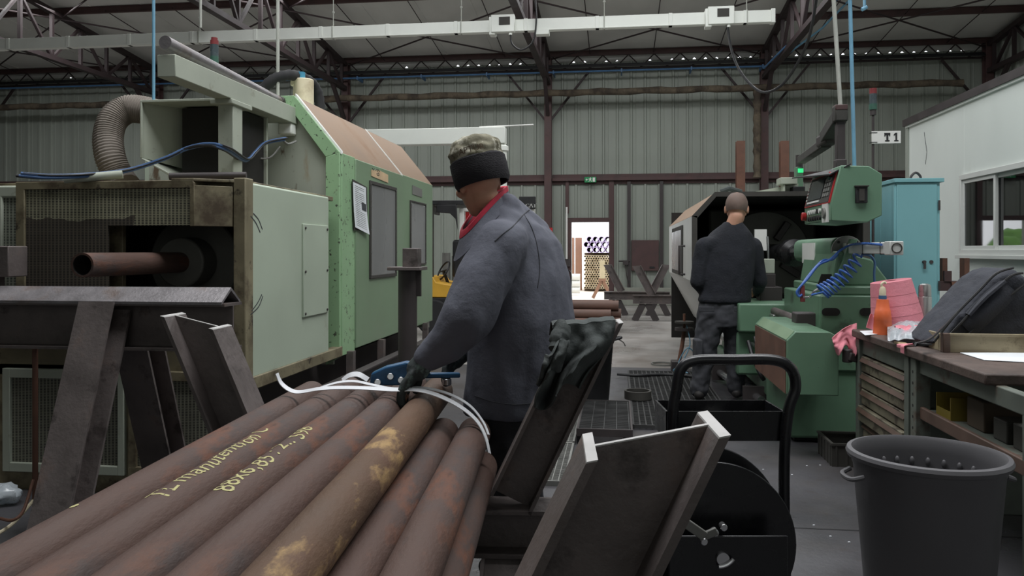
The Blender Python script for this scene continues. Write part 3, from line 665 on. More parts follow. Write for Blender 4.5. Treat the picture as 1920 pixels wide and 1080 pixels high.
# right flank of the rear cover
y1 = Px(617, 500, XF).y
LB('side_panel', XF-.03, XF, Y0+.02, y1, .62, 1.66, 'cab_white', bevel=.012)
LB('access_plate', XF, XF+.012, Px(566, 500, XF).y, Px(613, 500, XF).y, 1.3-.41, 1.3+.165, 'cab_white', bevel=.003)
for yy in (Px(569, 500, XF).y, Px(610, 500, XF).y):
    for z in (.91, 1.17, 1.44): M().cyl((XF+.01, yy, z), (XF+.018, yy, z), .008, n=8).build('screw', MT['steel_dark'], lm)
mk_ = M()
for pts in ([(475, 400), (485, 412), (492, 430)], [(470, 405), (480, 418), (488, 436)], [(470, 590), (485, 575), (493, 555)], [(472, 583), (483, 568), (491, 552)]): mk_.strip([Px(a, b, XF+.001) for a, b in pts], (0, .3, 1), .006, .0006, 4)
mk_.build('scuff_mark', MT['ink'], lm)
LB('sill_rail', XF-.06, XF+.01, Y0+.02, LY0, .56, .63, 'cab_dirty')
# bed and swarf trough below
M().box(-3.2, -2.2, Y0+.1, LY1-.1, 0, .56).build('bed', MT['steel_dark'], lm, bevel=.02)
sw = M().box(XF-.2, XF+.12, 4.25, LY1, .3, .32).box(XF+.1, XF+.12, 4.25, LY1, .3, .46).box(XF+.1, XF+.17, 4.25, LY1, .45, .465).box(XF-.2, XF-.18, 4.25, LY1, .3, .5)
for yy in (4.4, 5.5, 6.3, 7.1): sw.box(XF-.15, XF+.05, yy, yy+.08, 0, .3)
sw.build('swarf_trough', MT['steel_dark'], lm, bevel=.004)
for k in range(4): M().box(XF+.0, XF+.05, LY0+.1+k*.75, LY0+.16+k*.75, .38, .58).build('support_bracket', MT['mill_steel'], lm)
# green enclosure
GT, GC = 2.39, 1.985; gx1 = -2.25; gxl = -3.4
end = [(gxl, LY0, .5), (XF-.06, LY0, .5), (XF-.06, LY0, GC), (gx1-.03, LY0, GT-.05), (gxl, LY0, GT-.05)]
M().prism(end, (0, .03, 0)).build('end_wall', MT['end_wall'], lm)
def band(poly_o, poly_i, y0, y1):
    m = M(); n = len(poly_o)
    for i in range(n-1):
        m.prism([(poly_o[i][0], y0, poly_o[i][1]), (poly_o[i+1][0], y0, poly_o[i+1][1]), (poly_i[i+1][0], y0, poly_i[i+1][1]), (poly_i[i][0], y0, poly_i[i][1])], (0, y1-y0, 0))
    return m
band([(XF, .56), (XF, GC), (gx1, GT), (gx1-.16, GT)], [(XF-.1, .5), (XF-.1, GC-.03), (gx1-.035, GT-.085), (gx1-.16, GT-.085)], LY0-.04, LY0+.03).build('end_frame', MT['green_worn'], lm, bevel=.003)
ys = Px(664, 500, XF).y; yd = Px(752, 500, XF).y
LB('corner_post', XF-.05, XF+.004, LY0, ys, .56, GC, 'green_worn', bevel=.004)
LB('sliding_door', XF-.03, XF+.012, ys+.003, yd-.006, .58, GC-.01, 'green', bevel=.006)
LB('fixed_panel', XF-.03, XF+.006, yd+.006, LY1, .57, GC, 'green', bevel=.006)
dr = [o for o in kids(lm) if o.name.startswith('sliding_door')][0]; fpn = [o for o in kids(lm) if o.name.startswith('fixed_panel')][0]
def pwin(parent, px0, px1, z0, z1, xo, rim, m='window_smoke'):
    a, b = Px(px0, 450, XF).y, Px(px1, 450, XF).y
    f = M().box(xo-.004, xo+.014, a, b, z0, z0+rim).box(xo-.004, xo+.014, a, b, z1-rim, z1).box(xo-.004, xo+.014, a, a+rim, z0, z1).box(xo-.004, xo+.014, b-rim, b, z0, z1)
    o = f.build('window_frame', MT['gasket'], parent, bevel=.003); M().box(xo-.003, xo+.006, a+rim, b-rim, z0+rim, z1-rim).build('pane', MT[m], o)
    s = M()
    for k in range(5):
        for yy in (a+rim*.5, b-rim*.5): s.cyl((xo+.012, yy, z0+.03+k*(z1-z0-.06)/4), (xo+.018, yy, z0+.03+k*(z1-z0-.06)/4), .006, n=8)
    s.build('screws', MT['chrome'], o); return o
pwin(dr, 689, 739, 1.08, 1.845, XF+.012, .028); pwin(fpn, 767, 796, 1.16, 1.77, XF+.006, .016)
band([(XF+.004, GC-.01), (gx1, GT)], [(XF+.004, GC+.015), (gx1, GT+.018)], LY0-.02, LY0+.02).build('edge_strip', MT['white'], lm)
M().prism([(XF, LY0+.01, GC), (gx1, LY0+.01, GT), (gx1, LY0+.01, GT-.03), (XF, LY0+.01, GC-.03)], (0, LY1-LY0-.01, 0)).build('sloped_roof', MT['roof_rust'], lm)
M().prism([(XF+.01, yd-.012, GC+.0), (gx1, yd-.012, GT+.008), (gx1, yd-.012, GT-.01), (XF+.01, yd-.012, GC-.02)], (0, .024, 0)).build('roof_seam', MT['white'], lm)
M().box(gxl, gx1, LY0+.01, LY1, GT-.02, GT).box(gxl, gxl+.03, LY0, LY1, .5, GT).box(gxl, XF-.03, LY1-.03, LY1, .5, GC).build('enclosure_shell', MT['cab_white'], lm)
# papers on the doors
def paper(name, px0, px1, pt0, pt1, pb0, pb1, xo, m, lab, cat='paper'):
    q = [Px(px0, pt0, xo), Px(px1, pt1, xo), Px(px1, pb1, xo), Px(px0, pb0, xo)]
    return tag(M().prism(q, (.003, 0, 0)).build(name, MT[m]), lab, cat)
hb = thing('notice_holder', 'dark-rimmed notice holder with a curled printed sheet on the green sliding door', 'notice', Px(675, 435, XF+.02))
M().prism([Px(660, 336, XF+.014), Px(687, 351, XF+.014), Px(688, 432, XF+.014), Px(663, 432, XF+.014)], (.006, 0, 0)).build('backing', MT['gasket'], hb)
def pg(u, v):
    q = Px(662+24*u+3*v*v, 341+11*u+v*(85+3*u), XF+.022); q.x += .012*v*v*(.4+u); return q
M().grid(pg, 6, 12).build('sheet', MT['paper'], hb, thick=.001)
pr_ = M()
for k in range(22):
    v = .06+.041*k; u0, u1 = (.15, .45) if k in (2, 9) else (.12, .85)
    if 8 < k < 13: u1 = .5
    a, b = pg(u0, v), pg(u1, v); pr_.beam(a+V((.0015, 0, 0)), b+V((.0015, 0, 0)), .0008, .0016)
pr_.build('print', MT['grey_plastic'], hb)
M().prism([pg(.62, .36)+V((.002, 0, 0)), pg(.95, .36)+V((.002, 0, 0)), pg(.95, .52)+V((.002, 0, 0)), pg(.62, .52)+V((.002, 0, 0))], (.001, 0, 0)).build('photo_print', MT['ink'], hb)
cc = thing('cardboard_note', 'torn cardboard note with scribbled writing above the smoked door window', 'note', Px(710, 340, XF+.015))
M().prism([Px(696, 318, XF+.014), Px(712, 320, XF+.014), Px(727, 328, XF+.014), Px(727, 343, XF+.014), Px(696, 330, XF+.014)], (.004, 0, 0)).build('card', MT['cardboard'], cc)
sm_ = M()
for pts in ([(698, 315), (700, 319), (703, 316)], [(704, 320), (707, 317), (708, 322)], [(706, 326), (710, 324), (711, 329), (707, 328)], [(709, 318), (712, 322)]): sm_.tube([Px(a, b, XF+.019) for a, b in pts], .0022, 5)
sm_.build('scribble', MT['ink'], cc)
paper('label_card', 773, 791, 347, 355, 364, 370, XF+.008, 'grey_plastic', 'small grey label card above the far smoked window', 'label')
# top gear of the machine: hood, roller rail, posts
hz = M(); hx = -2.86
hz.box(hx, -2.33, 4.5, 5.35, 2.195, 2.21).box(hx, hx+.012, 4.5, 5.35, 1.86, 2.21).prism([(hx, 4.5, 1.86), (hx+.012, 4.5, 1.86), (-2.62, 4.5, 1.74), (-2.62, 4.5, 1.72)], (0, .85, 0)).prism([(hx+.01, 4.52, 1.86), (hx+.01, 4.52, 2.2), (-2.66, 4.8, 2.2), (-2.66, 4.8, 1.8)], (.0, .012, 0)).box(-2.52, -2.33, 5.1, 5.12, 1.7, 2.2)
hz.box(-2.72, -2.4, 4.6, 4.75, 1.66, 1.76)
hz.build('extraction_hood', MT['hood_white'], lm, bevel=.003)
M().box(-2.68, -2.35, 4.66, 5.1, 1.67, 2.185).build('hood_shade', MT['dark_inside'], lm)  # solid dark box, its colour stands in for shade under the hood
bx_ = -2.29
M().box(bx_-.05, bx_+.05, 3.83, LY0, 2.19, 2.305).build('roller_rail', MT['hood_white'], lm, bevel=.004)
M().box(bx_-.05, bx_+.045, 4.46, 4.58, 1.66, 2.19).box(bx_-.08, bx_+.06, 4.42, 4.68, 2.16, 2.19).build('rail_post', MT['hood_white'], lm, bevel=.005)
M().cyl((bx_-.0, 3.82, 2.365), (bx_-.06, 5.33, 2.345), .034, n=24).build('roller', MT['chrome'] if False else MT['mill_steel_bright'], lm)
M().cyl((bx_-.06, 5.33, 2.345), (bx_-.06, 5.37, 2.345), .04, n=16).build('roller_bearing', MT['steel_dark'], lm, bevel=.004)
cy = P(569, 200, 6.1); cap_ = M().cyl((cy.x, cy.y, 2.38), (cy.x, cy.y, 2.605), .077, n=28).box(cy.x-.085, cy.x-.04, cy.y-.05, cy.y, 2.55, 2.6); co = cap_.build('oil_mist_filter', MT['cream'], lm, bevel=.008)
M().cyl((cy.x-.02, cy.y, 2.605), (cy.x-.02, cy.y, 2.66), .032, n=20).build('lamp', MT['lens_blue'], co)
M().tube([P(478, 200, 5.9), P(490, 172, 5.9), P(512, 150, 5.9), P(538, 141, 5.95), P(562, 144, 6.15), P(585, 156, 6.3), P(597, 180, 6.35), P(601, 215, 6.35)], [.038, .043]*24, 10, 6).build('flexible_hose', MT['rubber'], lm)
dpts = crom([P(300, 215, 5.15), P(272, 207, 5.15), P(240, 205, 5.15), P(214, 222, 5.1), P(203, 255, 5.05), P(207, 295, 5.0), P(222, 330, 5.0), P(236, 350, 4.95)], 34)
M().tube(dpts, [.086, .0865, .091, .0905]*60, 14).build('extraction_duct', MT['hose_grey'], lm)
jb = LB('junction_box', P(517, 250, 5.55).x, P(517, 250, 5.55).x+.1, LY0-.09, LY0, P(517, 253, 5.6).z, P(517, 231, 5.6).z, 'trunk_white', bevel=.012)
lt_ = thing('signal_tower', 'red and green signal lamp tower rising behind the roller rail of the left machine', 'lamp', P(402, 200, 6))
q = P(402, 200, 6); z = lambda py: P(402, py, 6).z
M().cyl((q.x, q.y, GT), (q.x, q.y, z(130)), .011).cyl((q.x, q.y, z(133)), (q.x, q.y, z(120)), .026).build('pole', MT['steel_dark'], lt_)
for a, b, mm in ((120, 106, 'lens_green'), (106, 84, 'smoke_tube'), (84, 76, 'lens_red'), (76, 71, 'lens_red')): M().cyl((q.x, q.y, z(a)), (q.x, q.y, z(b)), .031 if b > 72 else .024, n=20).build('lens', MT[mm], lt_)
for k, (dx, mm, rr) in enumerate(((0, 'black', .009), (.02, 'cable_blue', .008), (.012, 'cable_blue', .008), (.03, 'black', .006))):
    M().tube([V((dx, dx*.4, (k % 2)*.012))+p for p in (P(30, 329, 3.95), P(80, 333, 4.0), P(150, 331, 4.1), P(230, 322, 4.3), P(300, 300, 4.4), P(345, 280, 4.45), P(385, 273, 4.45), P(420, 281, 4.5), P(455, 302, 4.9), P(472, 288, 5.1), P(492, 270, 5.2), P(530, 262, 5.3))], rr, 7, 6).build('cable', MT[mm], lm)
M().tube([P(530, 262, 5.35), P(540, 270, 5.4), P(555, 265, 5.5)], .008, 7, 5).tube([P(475, 296, 5.3), P(505, 296, 5.35), P(525, 275, 5.4)], .006, 7, 5).build('cable', MT['grey_plastic'], lm)
M().cyl(P(318, 331, 4.3), P(462, 329, 4.35), .02).build('conduit', MT['steel_dark'], lm); M().cyl(P(120, 336, 4.1), P(230, 327, 4.2), .022).build('conduit', MT['hood_white'], lm)
# tube clamped in the spindle
tag(bore(M().pipe((-2.39, 3.32, 1.235), (-2.39, 4.25, 1.235), .056, .046, 32).build('steel_tube', MT['rust_pipe']), 32), 'bare brown steel tube sticking out of the rear opening of the left lathe', 'tube')
# support table behind the spindle
pt = thing('tube_support_table', 'dark steel beam table on splayed legs before the left lathe, ridge iron on top', 'support', (-2.6, 3.3, 0))
tz = 1.14
rg = M(); xr_ = -1.67; xl_ = -3.9
for s in (-1, 1): rg.prism([(xl_, 3.3, tz), (xl_, 3.3+s*.085, tz-.06), (xl_, 3.3+s*.085, tz-.072), (xl_, 3.3, tz-.014)], (xr_-xl_, 0, 0))
rg.build('ridge_angle', MT['mill_steel_bright'], pt)
M().hsec((xl_, 3.3, .97), (xr_+.01, 3.3, .97), (0, 0, 1), (0, 1, 0), .205, .16, .012).build('beam', MT['mill_steel'], pt, smooth=False)
for lx in (-2.2, -3.6):
    for s, yb in ((-1, 2.84), (1, 3.76)):
        M().hsec((lx, yb, 0), (lx, 3.3+s*.09, 1.06), (0, 1, .35*s), (1, 0, 0), .14, .16, .012).build('leg', MT['mill_steel'], pt, smooth=False)
p = P(66, 780, 3.7); M().cyl((p.x, p.y, 0), (p.x, p.y, .9), .012).build('rod', MT['rust_flat'], pt)
M().box(-3.9, -2.74, 3.3, 3.42, 1.18, 1.32).box(-3.9, -2.84, 3.3, 3.4, 1.12, 1.2).build('stop_block', MT['mill_steel'], pt, bevel=.004)
# ---------------------------------------------------------------- steady post in front of the green doors
sx, sy = -1.28, 4.8
sp = thing('steady_post', 'dark round steel post with a square plate and block on top before the green doors', 'post', (sx, sy, 0))
M().cyl((sx, sy, .02), (sx, sy, 1.18), .058, n=28).build('column', MT['steel_dark'], sp)
M().box(sx-.1, sx+.1, sy-.1, sy+.1, 1.18, 1.2).build('top_plate', MT['mill_steel'], sp, bevel=.003)
M().box(sx-.02, sx+.075, sy-.05, sy+.05, 1.2, 1.315).build('block', MT['mill_steel'], sp, bevel=.004); M().box(sx+.05, sx+.085, sy-.01, sy+.01, 1.02, 1.18).build('gusset', MT['steel_dark'], sp)
M().box(sx-.15, sx+.15, sy-.15, sy+.15, 0, .02).build('base_plate', MT['steel_dark'], sp)
# ---------------------------------------------------------------- white cable gantry behind the green machine
gy = 9.6; gx = -1.36
gt = thing('cable_gantry', 'white boxed cable gantry arm on a round post behind the green machine', 'gantry', (gx, gy, 0))
M().box(-4.6, gx+.02, gy-.08, gy+.08, 2.595, 2.79).build('arm', MT['trunk_white'], gt, bevel=.006)
M().cyl((gx-.04, gy, 0), (gx-.04, gy, 2.55), .075, n=24).lathe((gx-.04, gy, 2.5), [(.075, 0), (.095, .01), (.095, .06), (.05, .09)], n=24).build('post', MT['trunk_white'], gt)
M().box(gx-.22, gx+.1, gy-.16, gy+.16, 0, .02).build('base_plate', MT['trunk_white'], gt)
M().cyl((-4.5, gy, 0), (-4.5, gy, 2.6), .06).build('post', MT['trunk_white'], gt)
M().cyl((gx-.3, gy-.02, 2.80), (gx+.36, gy-.02, 2.815), .009).build('rod', MT['white'], gt)
# ---------------------------------------------------------------- forklift
fy = 12.5
def FK(px): r = ray(px, HZ); return r.x/r.y*fy
def FZ(py, px=900): return CH+(HZ-py)/F*fy/(1-.0) *1.005
fk = thing('forklift', 'yellow and dark forklift truck parked behind the green machine, mostly hidden by the worker', 'forklift', (FK(900), fy, 0))
xa, xb = FK(808), FK(1010)
M().box(xa, FK(880), fy-.5, fy+.5, FZ(386), FZ(378)).prism([(FK(832), fy-.52, FZ(386)), (FK(868), fy-.52, FZ(386)), (FK(870), fy-.52, FZ(432)), (FK(866), fy-.52, FZ(412)), (FK(856), fy-.52, FZ(402)), (FK(832), fy-.52, FZ(400))], (0, .04, 0)).box(FK(808), FK(812), fy-.52, fy+.5, FZ(400), FZ(380)).build('overhead_guard', MT['black'], fk, bevel=.008)
pp = M().box(FK(811), FK(825), fy-.52, fy-.42, FZ(530), FZ(385)).build('rear_pillar', MT['gasket'], fk, bevel=.008)
sl = M()
for k in range(5): sl.box(FK(815), FK(822.5), fy-.525, fy-.519, FZ(404.5+3.6*k), FZ(402.5+3.6*k)); sl.box(FK(815), FK(822.5), fy-.525, fy-.519, FZ(427+3.6*k), FZ(425+3.6*k))
sl.build('vent_slots', MT['black'], pp)
ms = M()
for a, b in ((868, 877), (999, 1005)): ms.box(FK(a), FK(b), fy-.3, fy-.15, .1, FZ(392))
ms.box(FK(868), FK(1005), fy-.3, fy-.2, FZ(397), FZ(391)); mso = ms.build('mast', MT['white'], fk, bevel=.006)
M().box(FK(978), FK(1008), fy-.34, fy-.28, FZ(394), FZ(371)).build('mast_head', MT['black'], fk, bevel=.006)
lg = M(); text_on(lg, 'CAT', .085, (FK(999.5), fy-.342, FZ(388)), (1, 0, 0), (0, 0, 1), .004); lg.build('lettering', MT['white'], fk)
M().box(FK(879), FK(886), fy-.28, fy-.24, FZ(440), FZ(398)).build('tail_lamp', MT['red_led'], fk)
M().prism([(FK(811), fy-.55, FZ(555)), (FK(870), fy-.55, FZ(555)), (FK(870), fy-.55, FZ(535)), (FK(832), fy-.55, FZ(528)), (FK(826), fy-.55, FZ(518)), (FK(811), fy-.55, FZ(517))], (0, 1.0, 0)).build('body', MT['yellow'], fk, bevel=.01)
M().box(FK(811), FK(1000), fy-.56, fy+.45, .22, FZ(556)).build('chassis', MT['black'], fk, bevel=.02)
n5 = M(); text_on(n5, '5', .13, (FK(826), fy-.562, FZ(566)), (1, 0, 0), (0, 0, 1), .006); n5.build('fleet_number', MT['white'], fk)
M().lathe((FK(834), fy-.1, FZ(508)), [(.16+.014*math.cos(a*.785), .014*math.sin(a*.785)) for a in range(8)], (-.75, -.5, .5), 28, True).tube([(FK(834), fy-.1, FZ(508)), (FK(846), fy-.05, FZ(545))], .025).tube([V((FK(834), fy-.1, FZ(508)))+V((-.08, .1, -.02))*1.3, V((FK(834), fy-.1, FZ(508)))-V((-.08, .1, -.02))*1.3], .013).build('steering_wheel', MT['black'], fk)
M().box(FK(855), FK(900), fy-.3, fy+.2, FZ(520), FZ(450)).build('seat', MT['black'], fk, bevel=.04)
for xx in (FK(828), FK(975)): M().cyl((xx, fy-.58, .28), (xx, fy-.38, .28), .28, n=28).build('wheel', MT['rubber'], fk, bevel=.03)
for k, (px, py, rr) in enumerate(((837, 474, .075), (853, 480, .055))):
    q = P(px, py, 14.2); tag(M().pipe((q.x, q.y, 0), (q.x, q.y, q.z), rr, rr-.01, 20).build('steel_tube', MT['grey_plastic']), ['thicker and taller', 'thinner and shorter'][k]+' grey tube standing upright behind the forklift steering wheel', 'tube')
# ================================================================ RIGHT-HAND LATHE
EY0, EY1, EX0, EX1 = 7.9, 11.3, .714, 2.35
rl = thing('centre_lathe', 'green centre lathe at right with open dark guard, faceplate and tailstock', 'machine', (1.5, 7.5, 0))
def RB(name, x0, x1, y0, y1, z0, z1, m, parent=None, bevel=.006): return M().box(x0, x1, y0, y1, z0, z1).build(name, MT[m], parent or rl, bevel=bevel)
ZC, ZT, XC = 1.635, 1.855, .93
RB('guard_side', EX0, EX0+.03, EY0, EY1, 1.0, ZC, 'alu')
M().prism([(EX0, EY0, ZC), (XC, EY0, ZT), (XC, EY0, ZT-.03), (EX0, EY0, ZC-.03)], (0, EY1-EY0, 0)).build('guard_slope', MT['roof_rust'], rl)
RB('guard_roof', XC, EX1, EY0, EY1, ZT-.03, ZT, 'hood_white')
M().prism([(EX0, EY0, 1.0), (EX0+.03, EY0, 1.0), (EX0+.36, EY0, .4), (EX0+.33, EY0, .4)], (0, EY1-EY0, 0)).build('guard_skirt', MT['alu'], rl)
m = M().box(EX0, EX0+.05, EY0-.02, EY0+.01, .95, ZC).prism([(EX0, EY0-.02, ZC), (XC, EY0-.02, ZT+.01), (XC+.01, EY0-.02, ZT-.04), (EX0+.05, EY0-.02, ZC-.02)], (0, .03, 0)).box(XC, EX1, EY0-.02, EY0+.01, ZT-.035, ZT+.01).box(EX1-.06, EX1, EY0-.02, EY0+.01, .5, ZT)
m.build('guard_rim', MT['gasket'], rl)
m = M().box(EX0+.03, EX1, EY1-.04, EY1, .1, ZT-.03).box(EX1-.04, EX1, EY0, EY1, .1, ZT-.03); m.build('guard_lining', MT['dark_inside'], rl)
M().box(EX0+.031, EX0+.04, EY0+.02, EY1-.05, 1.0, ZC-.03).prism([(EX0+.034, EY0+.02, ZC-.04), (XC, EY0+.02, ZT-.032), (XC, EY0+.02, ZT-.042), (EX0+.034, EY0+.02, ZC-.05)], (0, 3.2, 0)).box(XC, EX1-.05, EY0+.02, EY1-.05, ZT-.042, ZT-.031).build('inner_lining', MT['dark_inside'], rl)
ya, yb = Px(1281, 450, EX0).y, Px(1262, 450, EX0).y
wf = RB('window_frame', EX0-.015, EX0+.002, ya, yb, 1.02, 1.58, 'gasket'); M().box(EX0-.02, EX0-.012, ya+.08, yb-.08, 1.07, 1.53).build('pane', MT['window_smoke'], wf)
M().tube([(EX0, ya-.25, 1.35), (EX0-.06, ya-.25, 1.35), (EX0-.06, ya-.25, 1.05), (EX0, ya-.25, 1.05)], .013, 8).build('pull_handle', MT['steel_dark'], rl)
# roof fittings
q = P(1405, 358, 8.2); M().prism([(1.2, 8.1, ZT), (1.75, 8.1, ZT), (1.75, 8.1, ZT+.1)], (0, .5, 0)).build('ramp_plate', MT['hood_white'], rl)
q = P(1470, 345, 7.9); M().box(q.x-.08, q.x+.08, 7.95, 8.15, q.z-.02, q.z+.045).box(q.x-.05, q.x-.03, 7.97, 8.1, ZT, q.z).build('switch_box', MT['hood_white'], rl, bevel=.006)
q2 = P(1487, 352, 7.9); M().box(q2.x-.05, q2.x+.06, 7.95, 8.1, ZT, ZT+.06).build('limit_switch', MT['black'], rl, bevel=.006)
q = P(1342, 358, 7.9); M().tube([(1.0, 8.0, ZT+.02), (1.08, 8.0, ZT+.05), (1.2, 8.05, ZT+.02)], .025).build('rag_roll', MT['rag'], rl)
# headstock faceplate and chuck
AX, AZ = 1.6, 1.26
RB('headstock', 1.05, 2.25, 9.5, 11.2, .4, 1.78, 'cast_dark', bevel=.03)
M().cyl((AX, 9.0, AZ), (AX, 9.14, AZ), .47, n=64).cyl((AX, 9.14, AZ), (AX, 9.5, AZ), .24, n=40).build('faceplate', MT['cast_dark'], rl, bevel=.012)
for k in range(4):
    a = math.pi/4+k*math.pi/2+.2; c = V((AX+.3*math.cos(a), 8.97, AZ+.3*math.sin(a))); u = V((math.cos(a), 0, math.sin(a))); v = V((-math.sin(a), 0, math.cos(a)))
    M().obox(c, u*.11, v*.035, (0, .06, 0)).build('chuck_jaw', MT['steel_dark'], rl, bevel=.006)
M().cyl((AX, 8.0, AZ+.02), (AX, 9.0, AZ+.02), .085, n=28).build('workpiece', MT['black'], rl, bevel=.005)
M().lathe((AX, 7.2, AZ+.02), [(0, 0), (.06, 0), (.075, .12), (.075, .3), (.125, .34), (.125, .52), (.1, .6), (.095, .8), (0, .8)], (0, 1, 0), 32).build('live_centre', MT['black_gloss'], rl)
# bed, carriage
RB('bed', 1.2, 2.1, 5.75, 9.5, .12, .72, 'green_dark', bevel=.015)
for x in (1.25, 1.75): RB('bedway', x, x+.16, 6.7, 9.5, .72, .78, 'brushed')
RB('bed_foot', 1.16, 2.0, 5.62, 6.5, .03, .5, 'green_dark', bevel=.02); RB('bed_foot', 1.16, 2.1, 8.8, 9.6, 0, .2, 'green_dark', bevel=.02)
RB('plinth', 1.2, 2.0, 5.68, 6.45, 0, .04, 'black')
RB('carriage', 1.0, 1.9, 6.85, 7.6, .62, .86, 'green_dark', bevel=.015); RB('apron', 1.0, 1.22, 6.95, 7.55, .25, .62, 'green_dark', bevel=.02)
tp = P(1441, 500, 7.15); M().box(tp.x-.05, tp.x+.05, tp.y-.06, tp.y+.06, .86, tp.z-.06).box(tp.x-.09, tp.x+.1, tp.y-.1, tp.y+.1, .84, .98).build('tool_slide', MT['steel_dark'], rl, bevel=.008)
M().box(tp.x-.045, tp.x+.045, tp.y-.05, tp.y+.05, tp.z-.06, tp.z+.07).build('tool_post', MT['hood_white'], rl, bevel=.008)
M().cyl((tp.x+.0, tp.y, tp.z+.07), (tp.x-.01, tp.y, tp.z+.27), .01, n=10).build('clamp_lever', MT['chrome'], rl)
q = P(1425, 450, 7.6); M().box(q.x-.05, q.x+.06, q.y-.01, q.y+.02, q.z-.1, q.z+.1).build('notice_plate', MT['white'], rl); M().box(q.x-.01, q.x+.01, q.y+.0, q.y+.02, .86, q.z).build('notice_bracket', MT['steel_dark'], rl)
M().cyl((1.29, 5.75, .8), (1.29, 6.9, .8), .032, n=20).build('feed_shaft', MT['mill_steel'], rl); M().box(1.22, 1.36, 5.72, 5.86, .7, .87).build('shaft_bearing', MT['steel_dark'], rl, bevel=.01)
M().cyl((1.12, 6.3, .52), (1.12, 9.0, .52), .016, n=14).build('lead_screw', MT['chrome'], rl); M().cyl((1.14, 6.3, .42), (1.14, 9.0, .42), .014, n=14).build('lead_screw', MT['steel_dark'], rl)
M().tube([P(1428, 751, 6.45), P(1320, 679, 8.65)], .034, 14).build('tread_bar', MT['chrome'], rl)
for k in range(2): M().box(.93+.1*(1-k), 1.25, 6.8+1.3*k, 6.84+1.3*k, .02, .18).build('tread_bracket', MT['steel_dark'], rl)
M().tube([P(1403, 640, 6.6), P(1412, 670, 6.5), P(1425, 700, 6.4), P(1432, 712, 6.4)], .018, 8, 5).tube([P(1415, 632, 6.5), P(1424, 668, 6.4), P(1440, 700, 6.3)], .014, 8, 5).build('coolant_hose', MT['black'], rl)
# front control box and cover
fx0, fx1 = 1.04, 1.345
fb = [(fx0, 5.12, .41), (fx1, 5.12, .41), (fx1, 5.12, .77), (fx1-.05, 5.12, .80), (fx0+.05, 5.12, .80), (fx0, 5.12, .745)]
M().prism(fb, (0, 1.15, 0)).build('end_cover', MT['green_dark'], rl, bevel=.005)
M().box(fx0-.004, fx0, 5.16, 6.26, .41, .735).build('rusty_cheek', MT['rust_flat'], rl); M().prism([(fx0-.002, 5.15, .747), (fx0+.048, 5.15, .802), (fx0+.05, 5.15, .8), (fx0, 5.15, .745)], (0, 1.05, 0)).build('worn_edge', MT['green'], rl)
sc_ = M().beam(P(1466, 611, 5.15), P(1500, 606, 5.3), .02, .02).beam(P(1490, 610, 5.2), P(1512, 608, 5.25), .03, .015).beam(P(1500, 604, 5.4), P(1540, 610, 5.25), .05, .03)
# tailstock
RB('tailstock_base', 1.35, 1.93, 5.6, 6.77, .49, 1.0, 'green_dark', bevel=.012); tb = [o for o in kids(rl) if o.name.startswith('tailstock_base')][0]
RB('tailstock_slab', 1.42, 1.92, 5.62, 6.75, 1.0, 1.06, 'green_dark', bevel=.012)
sl = M()
for a, b in ((1541, 1575), (1612, 1646)):
    p0, p1 = Py(a, 592, 5.595), Py(b, 578, 5.595); sl = M(); r = (p1.z-p0.z)/2
    sl.box(p0.x+r, p1.x-r, 5.592, 5.6, p0.z, p1.z).cyl((p0.x+r, 5.592, p0.z+r), (p0.x+r, 5.6, p0.z+r), r).cyl((p1.x-r, 5.592, p0.z+r), (p1.x-r, 5.6, p0.z+r), r); sl.build('core_slot', MT['bore_shade'], tb)
M().prism([(1.46, 5.75, 1.06), (1.86, 5.75, 1.06), (1.73, 5.75, 1.24), (1.50, 5.75, 1.30)], (0, .95, 0)).build('tailstock_pedestal', MT['green'] if False else MT['green_dark'], rl, bevel=.012)
p0, p1 = Py(1526, 537, 5.745), Py(1562, 514, 5.745); M().prism([(p0.x+.02, 5.742, p0.z), (p1.x, 5.742, p0.z), (p1.x-.01, 5.742, p1.z), (p0.x+.05, 5.742, p1.z)], (0, .01, 0)).build('core_window', MT['bore_shade'], rl)
M().prism([(1.47, 5.72, 1.06), (1.505, 5.72, 1.06), (1.63, 5.72, 1.38), (1.58, 5.72, 1.38)], (0, .05, 0)).build('diagonal_rib', MT['green_console'], rl, bevel=.005)
rb_ = [V((AX, 5.9, AZ+.04))+V((math.copysign(abs(math.cos(t))**.6, math.cos(t))*.105, 0, math.copysign(abs(math.sin(t))**.6, math.sin(t))*.095)) for t in [2*math.pi*i/28 for i in range(28)]]
M().prism(rb_, (0, 1.2, 0)).build('quill_housing', MT['green_console'], rl, bevel=.01)
M().box(AX-.111, AX-.104, 6.35, 6.75, AZ-.06, AZ+.1).build('notice_label', MT['white'], rl)
M().cyl((AX, 5.87, AZ+.04), (AX, 5.9, AZ+.04), .105, n=32).build('end_flange', MT['grey_plastic'], rl, bevel=.003)
for k in range(4):
    a = math.pi/4+k*math.pi/2; M().cyl((AX+.085*math.cos(a), 5.86, AZ+.04+.085*math.sin(a)), (AX+.085*math.cos(a), 5.87, AZ+.04+.085*math.sin(a)), .01, n=10).build('flange_bolt', MT['black'], rl)
ac = M().box(AX-.033, AX+.033, 4.97, 5.87, AZ+.02, AZ+.09).build('air_cylinder', MT['alu'], rl, bevel=.006)
M().box(AX-.038, AX+.038, 4.87, 4.97, AZ+.015, AZ+.095).build('cylinder_cap', MT['alu'], ac, bevel=.005)
M().pipe((AX, 4.866, AZ+.055), (AX, 4.872, AZ+.055), .03, .024).build('cap_ring', MT['gasket'], ac)
for y in (5.05, 5.4, 5.75): M().box(AX-.036, AX+.036, y, y+.008, AZ+.017, AZ+.093).build('cable_tie', MT['black'], ac)
A_ = lambda px, py, d: P(px, py, d)
